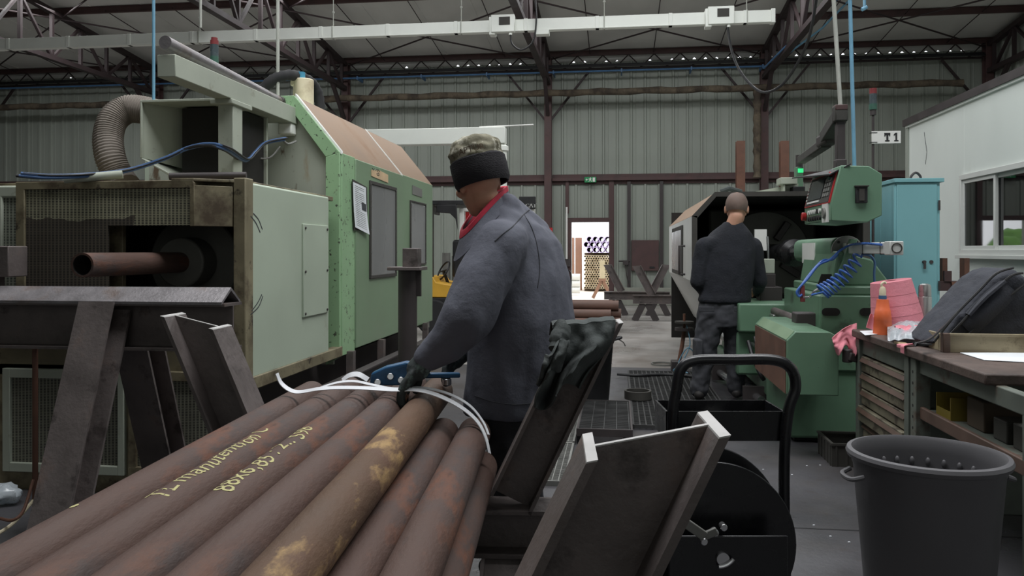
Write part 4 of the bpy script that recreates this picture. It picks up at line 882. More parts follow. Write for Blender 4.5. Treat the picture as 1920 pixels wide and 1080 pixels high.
def hose(pts, r, m, n=8, sm=6): M().tube(pts, r, n, sm).build('air_hose', MT[m], rl)
hose([(AX-.045, 5.0, AZ+.075), (AX-.05, 5.3, AZ+.085), (AX-.05, 5.6, AZ+.08), A_(1575, 470, 5.4), A_(1556, 487, 5.35), A_(1535, 497, 5.35), A_(1515, 522, 5.33), A_(1500, 538, 5.32), A_(1494, 548, 5.32), A_(1498, 556, 5.32), A_(1504, 552, 5.32)], .0075, 'air_blue')
hose([(AX-.05, 5.85, AZ+.02), A_(1570, 478, 5.5), A_(1560, 487, 5.42), A_(1544, 488, 5.36), A_(1530, 500, 5.36), A_(1512, 522, 5.34), A_(1499, 542, 5.33), A_(1497, 552, 5.33), A_(1503, 556, 5.33)], .0075, 'air_blue')
hose([A_(1618, 477, 5.2), A_(1632, 480, 5.2), A_(1640, 492, 5.2), A_(1639, 515, 5.2), A_(1641, 540, 5.2)], .008, 'pipe_blue')
M().beam(A_(1504, 535, 5.33), A_(1505, 566, 5.33), .03, .02).build('air_valve', MT['lens_red'], rl, bevel=.003)
hose([A_(1507, 557, 5.31), A_(1518, 557, 5.28), A_(1525, 548, 5.26), A_(1534, 542, 5.25)], .008, 'chrome')
hp = []
cA, cB = A_(1541, 547, 5.24), A_(1612, 482, 5.2); axv = (cB-cA); sag = V((0, 0, -.03))
a_, b_ = frame(axv); turns = 10; N_ = turns*18
for i in range(N_+1):
    t = i/N_; tt = t**1.25; c = cA+axv*tt+sag*math.sin(math.pi*tt); r = .052-.012*t; th = 2*math.pi*turns*t
    hp.append(c+(a_*math.cos(th)+b_*math.sin(th))*r)
M().tube([A_(1522, 553, 5.26)]+hp+[A_(1616, 478, 5.2)], .0072, 7).build('coiled_air_hose', MT['air_blue'], rl)
# signal tower, T1 sign
st = thing('signal_tower', 'dark signal lamp tower with red top behind the pendant console', 'lamp', P(1637, 300, 8.1))
q = P(1637, 300, 8.1); zz = lambda py: P(1637, py, 8.1).z
M().cyl((q.x, q.y, 0), (q.x, q.y, zz(216)), .013).build('pole', MT['steel_dark'], st)
for a, b, mm, r in ((216, 206, 'steel_dark', .03), (206, 195, 'lens_green', .04), (195, 176, 'smoke_tube', .036), (176, 166, 'lens_red', .036)): M().cyl((q.x, q.y, zz(a)), (q.x, q.y, zz(b)), r, n=20).build('lens', MT[mm], st)
q.z = zz(258)
ts = thing('machine_sign', 'white sign plate reading T1 clamped to the signal lamp pole', 'sign', (q.x+.1, q.y-.02, zz(270)))
x0, x1 = P(1633, 258, 8.1).x, P(1685, 258, 8.1).x
M().box(x0, x1, q.y-.03, q.y-.02, zz(270), zz(247)).build('plate', MT['white'], ts, bevel=.002)
tm = M(); cxx = P(1664, 258, 8.1).x; yy = q.y-.034; zc = zz(258.5); h = .042
tm.box(cxx-.045, cxx+.01, yy, yy+.004, zc+.02, zc+h).box(cxx-.026, cxx-.009, yy, yy+.004, zc-h, zc+h).box(cxx-.038, cxx+.003, yy, yy+.004, zc-h, zc-h+.012).box(cxx-.045, cxx-.037, yy, yy+.004, zc+.008, zc+h).box(cxx+.002, cxx+.01, yy, yy+.004, zc+.008, zc+h)
tm.box(cxx+.06, cxx+.076, yy, yy+.004, zc-h, zc+h).prism([(cxx+.06, yy, zc+h), (cxx+.06, yy, zc+h-.02), (cxx+.045, yy, zc+h-.03), (cxx+.045, yy, zc+h-.012)], (0, .004, 0)).box(cxx+.048, cxx+.088, yy, yy+.004, zc-h, zc-h+.012)
tm.build('lettering', MT['black'], ts)
M().box(q.x-.03, q.x+.03, q.y-.036, q.y+.02, zz(250), zz(249)).box(q.x-.03, q.x+.03, q.y-.036, q.y+.02, zz(268), zz(267)).build('clamp', MT['black'], ts)
# ---------------------------------------------------------------- pendant console on its arm
pd_ = thing('pendant_console', 'green pendant control console with hooded screen hung from a grey arm', 'console', P(1605, 440, 5.6))
CY = 5.3; DP = .72
npx = [(1576, 310), (1629, 311), (1654, 326), (1654, 404), (1626, 417), (1558, 414), (1558, 382)]
body = [Py(a, b, CY) for a, b in npx]; M().prism(body, (0, DP, 0)).build('housing', MT['green_console'], pd_, bevel=.006)
A, B, C = body[0], body[6], body[5]; dv = V((0, DP, 0)); nrm = (B-A).cross(dv).normalized()
if nrm.x > 0: nrm = -nrm
def cq(s, t, o=.0): return A+(B-A)*t+dv*s+nrm*o
def cq2(s, t, o=.0): return B+(C-B)*t+dv*s+V((-o, 0, 0))
def patch(name, s0, s1, t0, t1, o, th, m, par, fn=cq): return M().prism([fn(s0, t0, o), fn(s1, t0, o), fn(s1, t1, o), fn(s0, t1, o)], (nrm if fn is cq else V((-1, 0, 0)))*th).build(name, MT[m], par)
bz = patch('bezel', .04, .97, .14, .97, .0, .008, 'red', pd_)
patch('panel_face', .07, .94, .17, .94, .008, .003, 'gasket', bz); patch('screen', .36, .86, .25, .8, .011, .004, 'screen', bz)
for i in range(3):
    for j in range(4): patch('key', .1+.075*i, .155+.075*i, .3+.13*j, .39+.13*j, .011, .006, 'grey_plastic', bz)
patch('key_strip', .4, .86, .84, .89, .011, .005, 'white', bz)
for k in range(6): patch('key', .89, .92, .25+.1*k, .3+.1*k, .011, .006, 'white', bz)
for s, mm, t in ((.16, 'red', .2), (.16, 'lens_green', .3)): c = cq(s, t, .011); M().cyl(c, c+nrm*.02, .014, n=14).build('push_button', MT[mm], bz)
c = cq2(.17, .5); M().box(c.x-.008, c.x, c.y-.07, c.y+.07, c.z-.06, c.z+.06).build('dial_plate', MT['white'], pd_); M().cyl((c.x-.022, c.y, c.z), (c.x-.008, c.y, c.z), .035, n=20).build('override_dial', MT['grey_plastic'], pd_, bevel=.003)
for k in range(6):
    for t, mm in ((.3, 'white'), (.72, 'black')):
        c = cq2(.36+.085*k, t); mm = 'black' if (k == 1 and t < .5) else mm
        M().cyl(c, c-V((.014, 0, 0)), .016, n=12).build('selector_switch', MT[mm], pd_)
c = cq2(.94, .5); M().cyl(c, c-V((.03, 0, 0)), .03, n=16).build('emergency_stop', MT['red'], pd_, bevel=.004)
T0 = A+V((.02, -.01, .004)); Hx = Py(1485, 335, CY+DP); dh_ = Hx-(A+dv)
M().prism([A+V((.06, -.01, .003)), A+dv+V((.06, .01, .003)), A+dv+dh_*.35+V((0, .01, .0)), Hx, A+V((-.06, .02, -.06))], (0, 0, .008)).build('screen_hood', MT['black'], pd_)
p0, p1 = Py(1603, 381, CY), Py(1625, 350, CY); M().box(p0.x, p1.x, CY-.02, CY, p0.z, p1.z).build('cable_recess', MT['black'], pd_, bevel=.004); M().box(p0.x-.005, p1.x+.006, CY-.03, CY, p1.z, p1.z+.006).box(p0.x+.02, p1.x-.02, CY-.024, CY-.02, p0.z+.015, p1.z-.015).build('recess_lip', MT['gasket'], pd_)
pa, pb = P(1575, 312, 5.45), P(1575, 218, 5.45)
M().box(pa.x-.028, pa.x+.028, pa.y-.03, pa.y+.03, pa.z-.02, pb.z).box(pa.x-.036, pa.x+.036, pa.y-.036, pa.y+.036, pa.z-.02, pa.z+.045).build('arm_drop', MT['steel_dark'], pd_, bevel=.006)
hd = P(1574, 214, 5.45); M().box(hd.x-.04, hd.x+.045, hd.y-.045, hd.y+.045, hd.z-.055, hd.z+.055).build('arm_elbow', MT['gasket'], pd_, bevel=.01); M().box(hd.x-.038, hd.x+.043, hd.y-.047, hd.y+.04, hd.z+.02, hd.z+.058).build('elbow_cap', MT['steel_brown'], pd_, bevel=.006)
be = P(1503, 300, 7.9); M().beam((hd.x, hd.y, hd.z-.02), P(1546, 262, 6.3), .09, .09).beam(P(1549, 268, 6.2), be, .08, .075).build('boom', MT['gasket'], pd_, bevel=.01)
M().box(P(1546, 265, 6.3).x-.06, P(1546, 265, 6.3).x+.05, 6.3, 6.6, P(1546, 272, 6.3).z-.02, P(1546, 255, 6.3).z).build('boom_joint', MT['steel_dark'], pd_, bevel=.02)
M().cyl((be.x, be.y+.1, ZT), (be.x, be.y+.1, be.z+.06), .035, n=16).build('boom_mast', MT['steel_dark'], pd_)
gb = P(1500, 338, 7.85); M().box(gb.x-.035, gb.x+.03, gb.y, gb.y+.1, ZT+.005, P(1500, 313, 7.85).z).build('light_column', MT['green_console'], pd_, bevel=.004); gz = P(1500, 320, 7.85).z
M().box(gb.x-.02, gb.x+.03, gb.y-.006, gb.y, gz-.02, gz+.02).build('pilot_lamp', emit('pilot_green', (60, 230, 140), .8), pd_)
# ================================================================ CYAN CABINET
cx0, cx1, cy0, cy1, cz = 2.76, 3.18, 8.43, 9.27, 2.0
cb_ = thing('electrical_cabinet', 'tall light blue steel cabinet standing before the white office wall', 'cabinet', (2.97, 8.85, 0))
M().box(cx0, cx1, cy0+.015, cy1, .06, cz-.02).build('body', MT['cyan'], cb_, bevel=.006); M().box(cx0-.02, cx1+.03, cy0-.02, cy1+.02, cz-.02, cz+.02).build('top_plate', MT['cyan'], cb_, bevel=.005)
M().box(cx0+.01, cx1-.03, cy0, cy0+.016, .1, cz-.04).build('door', MT['cyan'], cb_, bevel=.004); M().box(cx0-.012, cx0, cy0+.02, cy0+.42, .1, cz-.04).build('side_door', MT['cyan'], cb_, bevel=.003); M().box(cx0-.012, cx0, cy0+.43, cy1-.01, .1, cz-.04).build('side_door', MT['cyan'], cb_, bevel=.003)
M().box(cx0+.02, cx1-.02, cy0+.03, cy1-.03, 0, .07).build('plinth', MT['black'], cb_)
for z in (1.7, .9): M().cyl((cx1-.012, cy0-.006, z), (cx1-.012, cy0-.006, z+.1), .01).build('hinge', MT['steel_dark'], cb_)
hz_ = P(1733, 491, 8); M().cyl((hz_.x-.02, cy0-.03, hz_.z), (hz_.x-.02, cy0, hz_.z), .016).box(hz_.x-.03, hz_.x-.01, cy0-.035, cy0-.025, hz_.z-.07, hz_.z+.01).cyl((hz_.x+.05, cy0-.012, hz_.z), (hz_.x+.05, cy0, hz_.z), .018).build('latch', MT['steel_dark'], cb_)
ey = P(1717, 330, 8.2); M().tube([(ey.x-.045, ey.y, cz), (ey.x-.045, ey.y, cz+.06), (ey.x, ey.y, cz+.1), (ey.x+.045, ey.y, cz+.06), (ey.x+.045, ey.y, cz)], .013, 8, 4).build('lifting_eye', MT['steel_dark'], cb_)
# rusty rack between cabinet and office
rk = thing('steel_rack', 'rusty brown steel rack with short uprights between the blue cabinet and the office wall', 'rack', P(1790, 640, 9))
yy = 8.95
def KX(px): r = ray(px, HZ); return r.x/r.y*yy
def KZ(py): return CH+(HZ-py)/F*yy/1.066
M().box(KX(1757), KX(1816), yy-.08, yy+.08, KZ(545), KZ(527)).build('cross_beam', MT['steel_brown'], rk, bevel=.003)
for a, b in ((1763, 1772), (1804, 1813)): M().box(KX(a), KX(b), yy-.06, yy+.06, KZ(527), KZ(484)).build('upright', MT['rust_flat'], rk)
M().box(KX(1764), KX(1777), yy-.1, yy-.06, KZ(527), KZ(508)).build('clamp', MT['steel_brown'], rk)
for a, b in ((1780, 1800), (1812, 1840)): M().beam((KX(a)+.03, yy-.05, KZ(530)), (KX(b)+.03, yy-.3, 0), .12, .1, (1, 0, 0)).build('leg', MT['rust_flat'], rk)
# ================================================================ FLOOR GRATINGS AND SMALL THINGS AROUND THE LATHE
def grating(m, x0, x1, y0, y1, z0, z1, px, py, t=.006):
    x = x0
    while x <= x1+1e-6: m.box(x-t/2, x+t/2, y0, y1, z0, z1); x += px
    y = y0
    while y <= y1+1e-6: m.box(x0, x1, y-t/2, y+t/2, z0, z1); y += py
    for q in ((x0, x1, y0-.012, y0), (x0, x1, y1, y1+.012), (x0-.012, x0, y0, y1), (x1, x1+.012, y0, y1)): m.box(*q, z0-.004, z1+.003)
    return m
mtm = M(); grating(mtm, .12, .86, 5.9, 8.55, .012, .03, .045, .045, .009)
tag(mtm.build('duckboard_mat', MT['grate'], smooth=False), 'large dark open-mesh floor mat the lathe operator stands on', 'mat')
pf = thing('step_platform', 'low grey slatted step platform beside the open-mesh mat', 'platform', (-.1, 5.85, 0))
g = M(); grating(g, -.26, .09, 5.38, 6.4, .085, .105, .085, .022, .005); g.build('tread', MT['grate'], pf, smooth=False)
M().box(-.272, .102, 5.365, 5.38, .06, .11).box(-.272, .102, 6.4, 6.415, .06, .11).box(-.272, -.26, 5.38, 6.4, .06, .11).box(.09, .102, 5.38, 6.4, .06, .11).build('rim', MT['steel_dark'], pf)
for x in (-.24, .07):
    for y in (5.42, 6.36): M().box(x-.03, x+.03, y-.03, y+.03, 0, .085).build('foot', MT['black'], pf)
g = M(); grating(g, -.5, -.295, 4.42, 5.3, .004, .026, .035, .022, .004); tag(g.build('floor_grate', MT['grey_plastic'], smooth=False), 'pale open grating panel on the floor nearest the worker', 'grating')
g = M(); grating(g, -.5, -.295, 5.35, 6.3, .004, .026, .035, .022, .004); tag(g.build('floor_grate', MT['grey_plastic'], smooth=False), 'pale open grating panel behind the nearer one beside the step platform', 'grating')
r0 = Pz(1196, 748, .03); tag(M().pipe((r0.x, r0.y, .032), (r0.x, r0.y, .105), .115, .098, 36).build('pipe_ring', MT['gasket'], bevel=.003), 'short cut-off pipe ring lying on the open-mesh mat', 'ring')
r0 = Pz(1242, 684, 0); tag(M().pipe((r0.x, r0.y, .001), (r0.x, r0.y, .02), .13, .115, 36).build('thin_ring', MT['grey_plastic']), 'thin pale ring at the far edge of the open-mesh mat', 'ring')
cable('floor_hose', [(.0, 8.2, .045), (.2, 8.15, .045), (.5, 8.25, .045), (.75, 8.15, .045)], .014, 'black', 'black hose lying across the open-mesh mat', 'hose')
wh = Pz(1165, 640, 0); cable('floor_wire', [(wh.x-.1, wh.y+2.2, .008), (wh.x-.25, wh.y+1, .008), (wh.x, wh.y, .008), (wh.x+.05, wh.y-.6, .008)], .006, 'black', 'thin black wire lying on the shiny floor behind the mat', 'wire')
bk = P(1096, 745, 6.75); bk.z = 0
rb = thing('waste_bin', 'black round plastic bin with rim handle behind the raised worker', 'bin', (bk.x, bk.y, 0))
M().lathe((bk.x, bk.y, 0), [(0, .0), (.2, .0), (.245, .58), (.26, .6), (.25, .61), (.23, .58), (.19, .02), (0, .02)], n=32).build('tub', MT['black'], rb)
M().tube([(bk.x+.25, bk.y-.06, .56), (bk.x+.3, bk.y-.03, .57), (bk.x+.3, bk.y+.03, .57), (bk.x+.25, bk.y+.06, .56)], .012, 8, 4).build('handle', MT['black'], rb)
ds = thing('disc_stand', 'small stand with two dark round discs beside the lathe guard', 'stand', Pz(1276, 655, 0))
q = P(1283, 604, 8.6); b0 = V((q.x, q.y, 0))
M().cyl((q.x, q.y, q.z-.01), (q.x, q.y, q.z+.01), .1, n=24).build('disc', MT['gasket'], ds); M().cyl((q.x, q.y, q.z-.09), (q.x, q.y, q.z-.06), .1, n=24).build('disc', MT['steel_dark'], ds)
M().cyl((q.x, q.y, q.z-.08), (q.x, q.y, q.z+.09), .014).tube([(q.x, q.y, q.z-.08), (q.x-.02, q.y, .3), (q.x-.06, q.y-.03, .1)], .022, 10, 4).build('stem', MT['rust_flat'], ds)
M().box(q.x-.14, q.x+.02, q.y-.08, q.y+.06, 0, .12).build('base', MT['steel_dark'], ds, bevel=.01)
for k in range(1): cable('air_line', [(q.x+.02+.02*k, q.y-.05, .5-.05*k), (q.x+.05, q.y-.1, .3), (q.x-.05+.06*k, q.y-.15, .1), (q.x-.12+.1*k, q.y-.1, .02), (q.x+.05, q.y-.2, .02), (q.x+.12, q.y-.15, .15), (q.x+.02, q.y-.2, .28), (q.x-.08, q.y-.22, .1), (q.x+.02, q.y-.28, .02)], .006, 'pipe_blue_light', 'thin pale air line tangled in loops at the disc stand', 'hose')
# ================================================================ FOREGROUND TUBE BUNDLE ON V-CRADLES
G = ray(1040, HZ).normalized(); H = V((G.y, -G.x, 0))
def PF(lat, dist, z): p = H*lat+G*dist; return V((p.x, p.y, z))
PR = .061
tubes = [  # lateral, height, far end, material, label
    (-.990, .7065, 3.22, 'rust_pipe', 'rusty tube on top of the strapped bundle, leftmost, with one yellow chalk dot'),
    (-.865, .7065, 3.34, 'rust_pipe', 'rusty tube on top of the strapped bundle carrying yellow handwritten words'),
    (-.740, .7065, 3.52, 'rust_pipe', 'rusty tube on top of the strapped bundle carrying yellow handwritten numbers'),
    (-.615, .7065, 3.46, 'rust_pipe', 'unmarked rusty tube between the numbered one and the tan mottled one'),
    (-.490, .7065, 3.36, 'rust_pipe_tan', 'tan mottled tube under the gloved hand of the worker'),
    (-.425, .600, 3.04, 'rust_pipe', 'sunken rusty tube just right of the tan mottled tube'),
    (-.302, .612, 3.0, 'rust_pipe', 'upper right rusty tube of the strapped bundle, orange patches'),
    (-.275, .492, 2.98, 'rust_pipe', 'outermost right rusty tube of the bundle, next to the cradle upright'),
]
low = [(-.9275, .597), (-.8025, .597), (-.6775, .597), (-.5525, .597), (-.865, .489), (-.74, .489), (-.615, .489), (-.49, .489)]
topt = []
for lat, z, e, mm, lb in tubes:
    m = M().pipe((0, 0, 0), (0, e-.15, 0), PR, PR-.011, 32); o = bore(m.build('steel_tube', MT[mm]), 32)
    zoff = o.location.z; o.location = PF(lat, (e+.15)/2, z-PR); o.rotation_euler = (0, 0, -math.atan2(G.x, G.y)); tag(o, lb, 'tube', 'tubes in the strapped bundle'); topt.append(o); OFF[o.name] = V((0, (e-.15)/2, -PR))
o0 = None
for k, (lat, z) in enumerate(low):
    if o0 is None: o0 = M().pipe((0, 0, 0), (0, 3.0, 0), PR, PR-.011, 24).build('steel_tube', MT['rust_pipe']); o = o0
    else: o = o0.copy(); COL.objects.link(o)
    o.location = PF(lat, 1.7, z-PR); o.rotation_euler = (0, 0, -math.atan2(G.x, G.y)); tag(o, 'rusty tube in the lower layers of the strapped bundle, mostly hidden', 'tube', 'hidden tubes in the strapped bundle')
# chalk writing lies on the tube surface (child of its tube)
def chalk(tube, e, body, size, d0, ang0, flip=False, name='chalk_writing', sx=1.0):
    vs, fs = text_mesh(body, size, 0, 2); L = e-.15; out = []; vs = [V((v.x+.3*v.y, v.y, 0)) for v in vs]
    import bmesh as _b
    me = bpy.data.meshes.new('tmp'); me.from_pydata(vs, [], fs); bm = _b.new(); bm.from_mesh(me)
    _b.ops.triangulate(bm, faces=bm.faces); _b.ops.subdivide_edges(bm, edges=[x for x in bm.edges if x.calc_length() > .012], cuts=1); bm.to_mesh(me); bm.free()
    m = M(); pv = []
    for v in me.vertices:
        u, w_ = v.co.x*sx, v.co.y
        if flip: u, w_ = -u, -w_
        u += .006*math.sin(w_*60+u*9); w_ += .006*math.sin(u*23)+.3*0
        th = ang0-w_/PR; r = PR+.0009
        # u along the tube (far = +y), w across (left = +)
        pv.append(V((r*math.sin(th), d0-.15+u, r*math.cos(th))))
    m.add(pv, [list(p.vertices) for p in me.polygons]); bpy.data.meshes.remove(me)
    o = m.build(name, MT['chalk'], tube, smooth=False); o['label'] = 'yellow chalk handwriting'
    return o
chalk(topt[1], 3.34, 'TL manutention C', .072, 2.02, -.05, name='chalk_writing', sx=1.25)
chalk(topt[2], 3.52, '88x6,85 : 2.. 598', .074, 2.06, -.05, sx=1.3)
dot = M(); p0 = [V(((PR+.001)*math.sin(-.2+.13*math.cos(t)), 1.62-.15+.012*math.sin(t), (PR+.001)*math.cos(-.2+.13*math.cos(t)))) for t in [2*math.pi*i/12 for i in range(12)]]; dot.add(p0, [list(range(12))])
d_ = dot.build('chalk_dot', MT['chalk'], topt[0], smooth=False); d_['label'] = 'yellow chalk dot'
# cradles
def vstand(dist, lab):
    t = thing('tube_cradle', lab, 'stand', PF(-.6, dist, 0))
    up = V((0, 0, 1)); zb = .429
    M().hsec(PF(-1.3, dist, zb-.08), PF(.12, dist, zb-.08), up, G, .16, .16, .013).build('base_beam', MT['mill_steel'], t, smooth=False)
    for s, lat, an in ((1, -.148, R(25.5)), (-1, -1.0, R(23))):
        ax = (H*(s*math.sin(an))+up*math.cos(an)); wb_ = H*math.cos(an)-up*(s*math.sin(an))
        p0 = PF(lat, dist, zb+.02); ua = M().hsec(p0, p0+ax*.655, wb_, G, .152, .16, .012, .75*s).build('upright', MT['mill_steel'], t, smooth=False); M().hsec(p0+ax*.655, p0+ax*.6575, wb_, G, .152, .16, .012, .75*s, .75*s).build('sawn_end', MT['cut_steel'], ua, smooth=False)
    for lat in (-.17, -1.0):
        for q in (-1, 1): M().hsec(PF(lat, dist+q*.26, 0), PF(lat, dist+q*.06, zb-.16), H, G, .15, .13, .012).build('leg', MT['mill_steel'], t, smooth=False)
    return t
v1 = vstand(2.75, 'dark steel V-cradle carrying the far end of the tube bundle, rags on its right arm')
v2 = vstand(1.13, 'dark steel V-cradle nearest the camera with bright cut flange ends')
# bright sawn ends on the near cradle
# strap and loose tail
sd = thing('steel_strap', 'white packing strap loosely laid across the tube bundle with a curled free end', 'strap', P(720, 745, 2.95))
M().strip([P(519, 700, 2.93), P(527, 718, 2.93), P(543, 731, 2.93), P(562, 735, 2.93), P(600, 729, 2.9), P(640, 727, 2.9), P(690, 728, 2.9), P(735, 731, 2.9), P(780, 731, 2.9), P(820, 741, 2.88), P(862, 762, 2.86), P(893, 788, 2.85), P(910, 818, 2.83), P(918, 850, 2.8)], G+V((0, 0, .45)), .021, .0014, 6).build('strap_band', MT['strap'], sd)
M().strip([P(590, 731, 2.97), P(630, 718, 2.97), P(665, 715, 2.97), P(700, 722, 2.95), P(740, 729, 2.95), P(790, 727, 2.95), P(840, 738, 2.92), P(880, 760, 2.9), P(905, 790, 2.88), P(916, 815, 2.85)], G+V((0, 0, .5)), .013, .0012, 6).build('strap_band', MT['strap'], sd)
M().strip([P(642, 713, 3.2), P(655, 704, 3.2), P(672, 702, 3.2), P(690, 712, 3.2)], G+V((0, 0, 1)), .024, .0012, 5).build('strap_loop', MT['strap'], sd)
# strapping tool
tl = thing('strapping_tool', 'blue hand strapping tool resting on the bundle beside the gloved hand', 'tool', P(740, 728, 3.06))
fw = V((-SA, CA, 0))
pl = [P(a, b, 3.06) for a, b in ((692, 724), (696, 700), (722, 688), (760, 679), (800, 684), (806, 700), (780, 722))]
M().prism(pl, fw*.05).build('body', MT['tool_blue'], tl, bevel=.006)
M().prism([p-fw*.004 for p in (P(696, 703, 3.06), P(724, 691, 3.06), P(762, 682, 3.06), P(762, 687, 3.06), P(724, 697, 3.06), P(698, 708, 3.06))], fw*.004).build('edge_rib', MT['tool_blue'], tl)
for px, py in ((708, 717), (732, 706), (752, 713)): M().cyl(P(px, py, 3.04), P(px, py, 3.07), .013, n=14).build('bolt', MT['chrome'], tl, bevel=.002)
M().beam(P(795, 704, 3.1), P(862, 703, 3.14), .03, .02).box(0, 0, 0, 0, 0, 0).build('handle', MT['tool_blue'], tl, bevel=.006) if False else M().beam(P(795, 704, 3.1), P(862, 703, 3.14), .03, .02).build('handle', MT['tool_blue'], tl, bevel=.006)
M().cyl(P(838, 722, 3.12), P(838, 710, 3.12), .018, n=16).build('tension_knob', MT['chrome'], tl, bevel=.003)
# rags on the cradle arm
random.seed(3)
def drape(u, v):
    # from the top edge of the arm hanging down its near side
    px = 1036+118*u-34*v*u-24*v+10*math.sin(v*5); py = 612-10*u+v*(118+34*(1-u)+14*math.sin(u*7))
    d = 2.56-.05*math.sin(u*9+v*3)*(.2+v)-.03*math.sin(u*17+1)*v+.05*(1-v)*(1-v)
    return P(px+5*noise.noise(V((u*4, v*4, 1))), py+5*noise.noise(V((u*5, v*3, 7))), d+.03*noise.noise(V((u*6, v*5, 3))))
rg1 = M().grid(drape, 22, 22)
def over(u, v):
    a = drape(u, 0); return a+fw*(.20*v)+V((0, 0, .015*math.sin(v*math.pi)-.05*v*v))
rg1.grid(over, 22, 8)
tag(rg1.build('rag', MT['rag'], thick=.006, ang=80), 'dark grimy cloth rag draped over the top of the cradle arm', 'rag')
def drape2(u, v):
    px = 1024+44*u-18*v; py = 664-34*u+v*58+8*math.sin(u*8)
    return P(px, py, 2.50-.03*math.sin(u*7+v*4)+.025*noise.noise(V((u*5, v*5, 11))))
tag(M().grid(drape2, 14, 14).build('rag', MT['rag'], thick=.007, ang=80), 'smaller dark rag hanging on the left edge of the cradle arm', 'rag')
tag(M().tube([P(1049, 606, 2.6), P(1054, 618, 2.58), P(1048, 634, 2.56), P(1042, 655, 2.54)], [.022, .028, .03, .024], 12, 6).build('rag_twist', MT['rag'], disp=(.006, 30, (1, 1, 1))), 'twisted rag end standing up beside the draped rag', 'rag')
# ================================================================ STRAPPING REEL CART
RT = V((CA, SA, 0))
def CF(xc, d, z): p = RT*xc+fw*d; return V((p.x, p.y, z))
def cx_(px, d): return (px-960)/F*d
def cbox(m, x0, x1, d0, d1, z0, z1): return m.obox(CF((x0+x1)/2, (d0+d1)/2, (z0+z1)/2), RT*(x1-x0)/2, fw*(d1-d0)/2, V((0, 0, (z1-z0)/2)))
ct = thing('reel_cart', 'black strapping reel trolley with tubular handle and shallow top tray', 'trolley', CF(cx_(1360, 2.85), 2.85, 0))
xa, xb = cx_(1250, 2.99), cx_(1470, 2.99)
m = M(); zt = .70
cbox(m, xa, xb, 2.99, 3.21, zt-.11, zt-.10); cbox(m, xa, xb, 2.985, 2.993, zt-.11, zt); cbox(m, xa, xb, 3.207, 3.215, zt-.11, zt); cbox(m, xa-.004, xa+.004, 2.985, 3.215, zt-.11, zt); cbox(m, xb-.004, xb+.004, 2.985, 3.215, zt-.11, zt)
m.build('tray', MT['black_gloss'], ct)
m = M(); cbox(m, cx_(1362, 3.1)-.02, cx_(1362, 3.1)+.03, 3.05, 3.09, zt-.1, zt-.07); tag(m.build('seal_pack', MT['white'], bevel=.004), 'small white packet lying in the tray of the reel trolley', 'packet')
ht = CF(0, 2.97, CH-(676-HZ)/F*2.97).z; xl, xr = cx_(1262, 2.97), cx_(1493, 2.97)
hp = [CF(xl-.01, 2.97, .06), CF(xl-.005, 2.97, .5), CF(xl, 2.97, zt), CF(xl+.012, 2.97, ht-.11), CF(xl+.03, 2.97, ht-.03), CF(xl+.085, 2.97, ht), CF((xl+xr)/2, 2.97, ht+.003), CF(xr-.085, 2.97, ht+.002), CF(xr-.02, 2.97, ht-.03), CF(xr-.003, 2.97, ht-.1), CF(xr-.03, 2.97, zt), CF(xr-.045, 2.97, .5), CF(xr-.04, 2.97, .06)]
M().tube(hp, .0205, 14, 8).build('handle_frame', MT['black_gloss'], ct)
hub = CF(cx_(1338, 2.62), 2.62, .335)
for d, r in ((2.62, .272), (2.80, .285)): M().cyl(CF(cx_(1338, 2.62), d, .335), CF(cx_(1338, 2.62), d+.012, .335), r, n=64).build('reel_flange', MT['black_gloss'], ct, bevel=.003)
M().cyl(CF(cx_(1338, 2.62), 2.632, .335), CF(cx_(1338, 2.62), 2.8, .335), .2, n=48).build('strap_coil', MT['black'], ct)
M().cyl(CF(cx_(1338, 2.62), 2.50, .335), CF(cx_(1338, 2.62), 2.9, .335), .02, n=20).build('axle', MT['chrome'], ct)
m = M(); cbox(m, cx_(1255, 2.5), cx_(1480, 2.5), 2.51, 2.52, .07, .405); m.build('front_plate', MT['black_gloss'], ct, bevel=.004)
m = M(); cbox(m, cx_(1262, 2.9), cx_(1475, 2.9), 2.52, 3.2, .05, .07); m.build('base_plate', MT['black'], ct)
M().beam(CF(cx_(1278, 2.48), 2.48, CH-(975-HZ)/F*2.48), CF(cx_(1322, 2.48), 2.48, CH-(1006-HZ)/F*2.48), .012, .03).beam(CF(cx_(1322, 2.48), 2.485, CH-(1006-HZ)/F*2.48), CF(cx_(1345, 2.48), 2.485, CH-(996-HZ)/F*2.48), .012, .025).build('brake_lever', MT['grey_plastic'], ct, bevel=.003)
for px, py in ((1321, 1017), (1358, 990), (1342, 1000)): q = CF(cx_(px, 2.49), 2.49, CH-(py-HZ)/F*2.49); M().cyl(q, q+fw*.03, .011, n=12).build('bolt', MT['chrome'], ct, bevel=.002)
M().tube([CF(cx_(1348+34*math.cos(a), 2.49), 2.495, CH-(1030-HZ+34*math.sin(a))/F*2.49) for a in [.6+.12*i for i in range(9)]], .006, 8).build('guide_bow', MT['chrome'], ct)
for xx in (xa+.05, xb-.05):
    for d in (2.6, 3.14): M().cyl(CF(xx-.012, d, .03), CF(xx+.012, d, .03), .03, n=18).build('castor', MT['rubber'], ct)
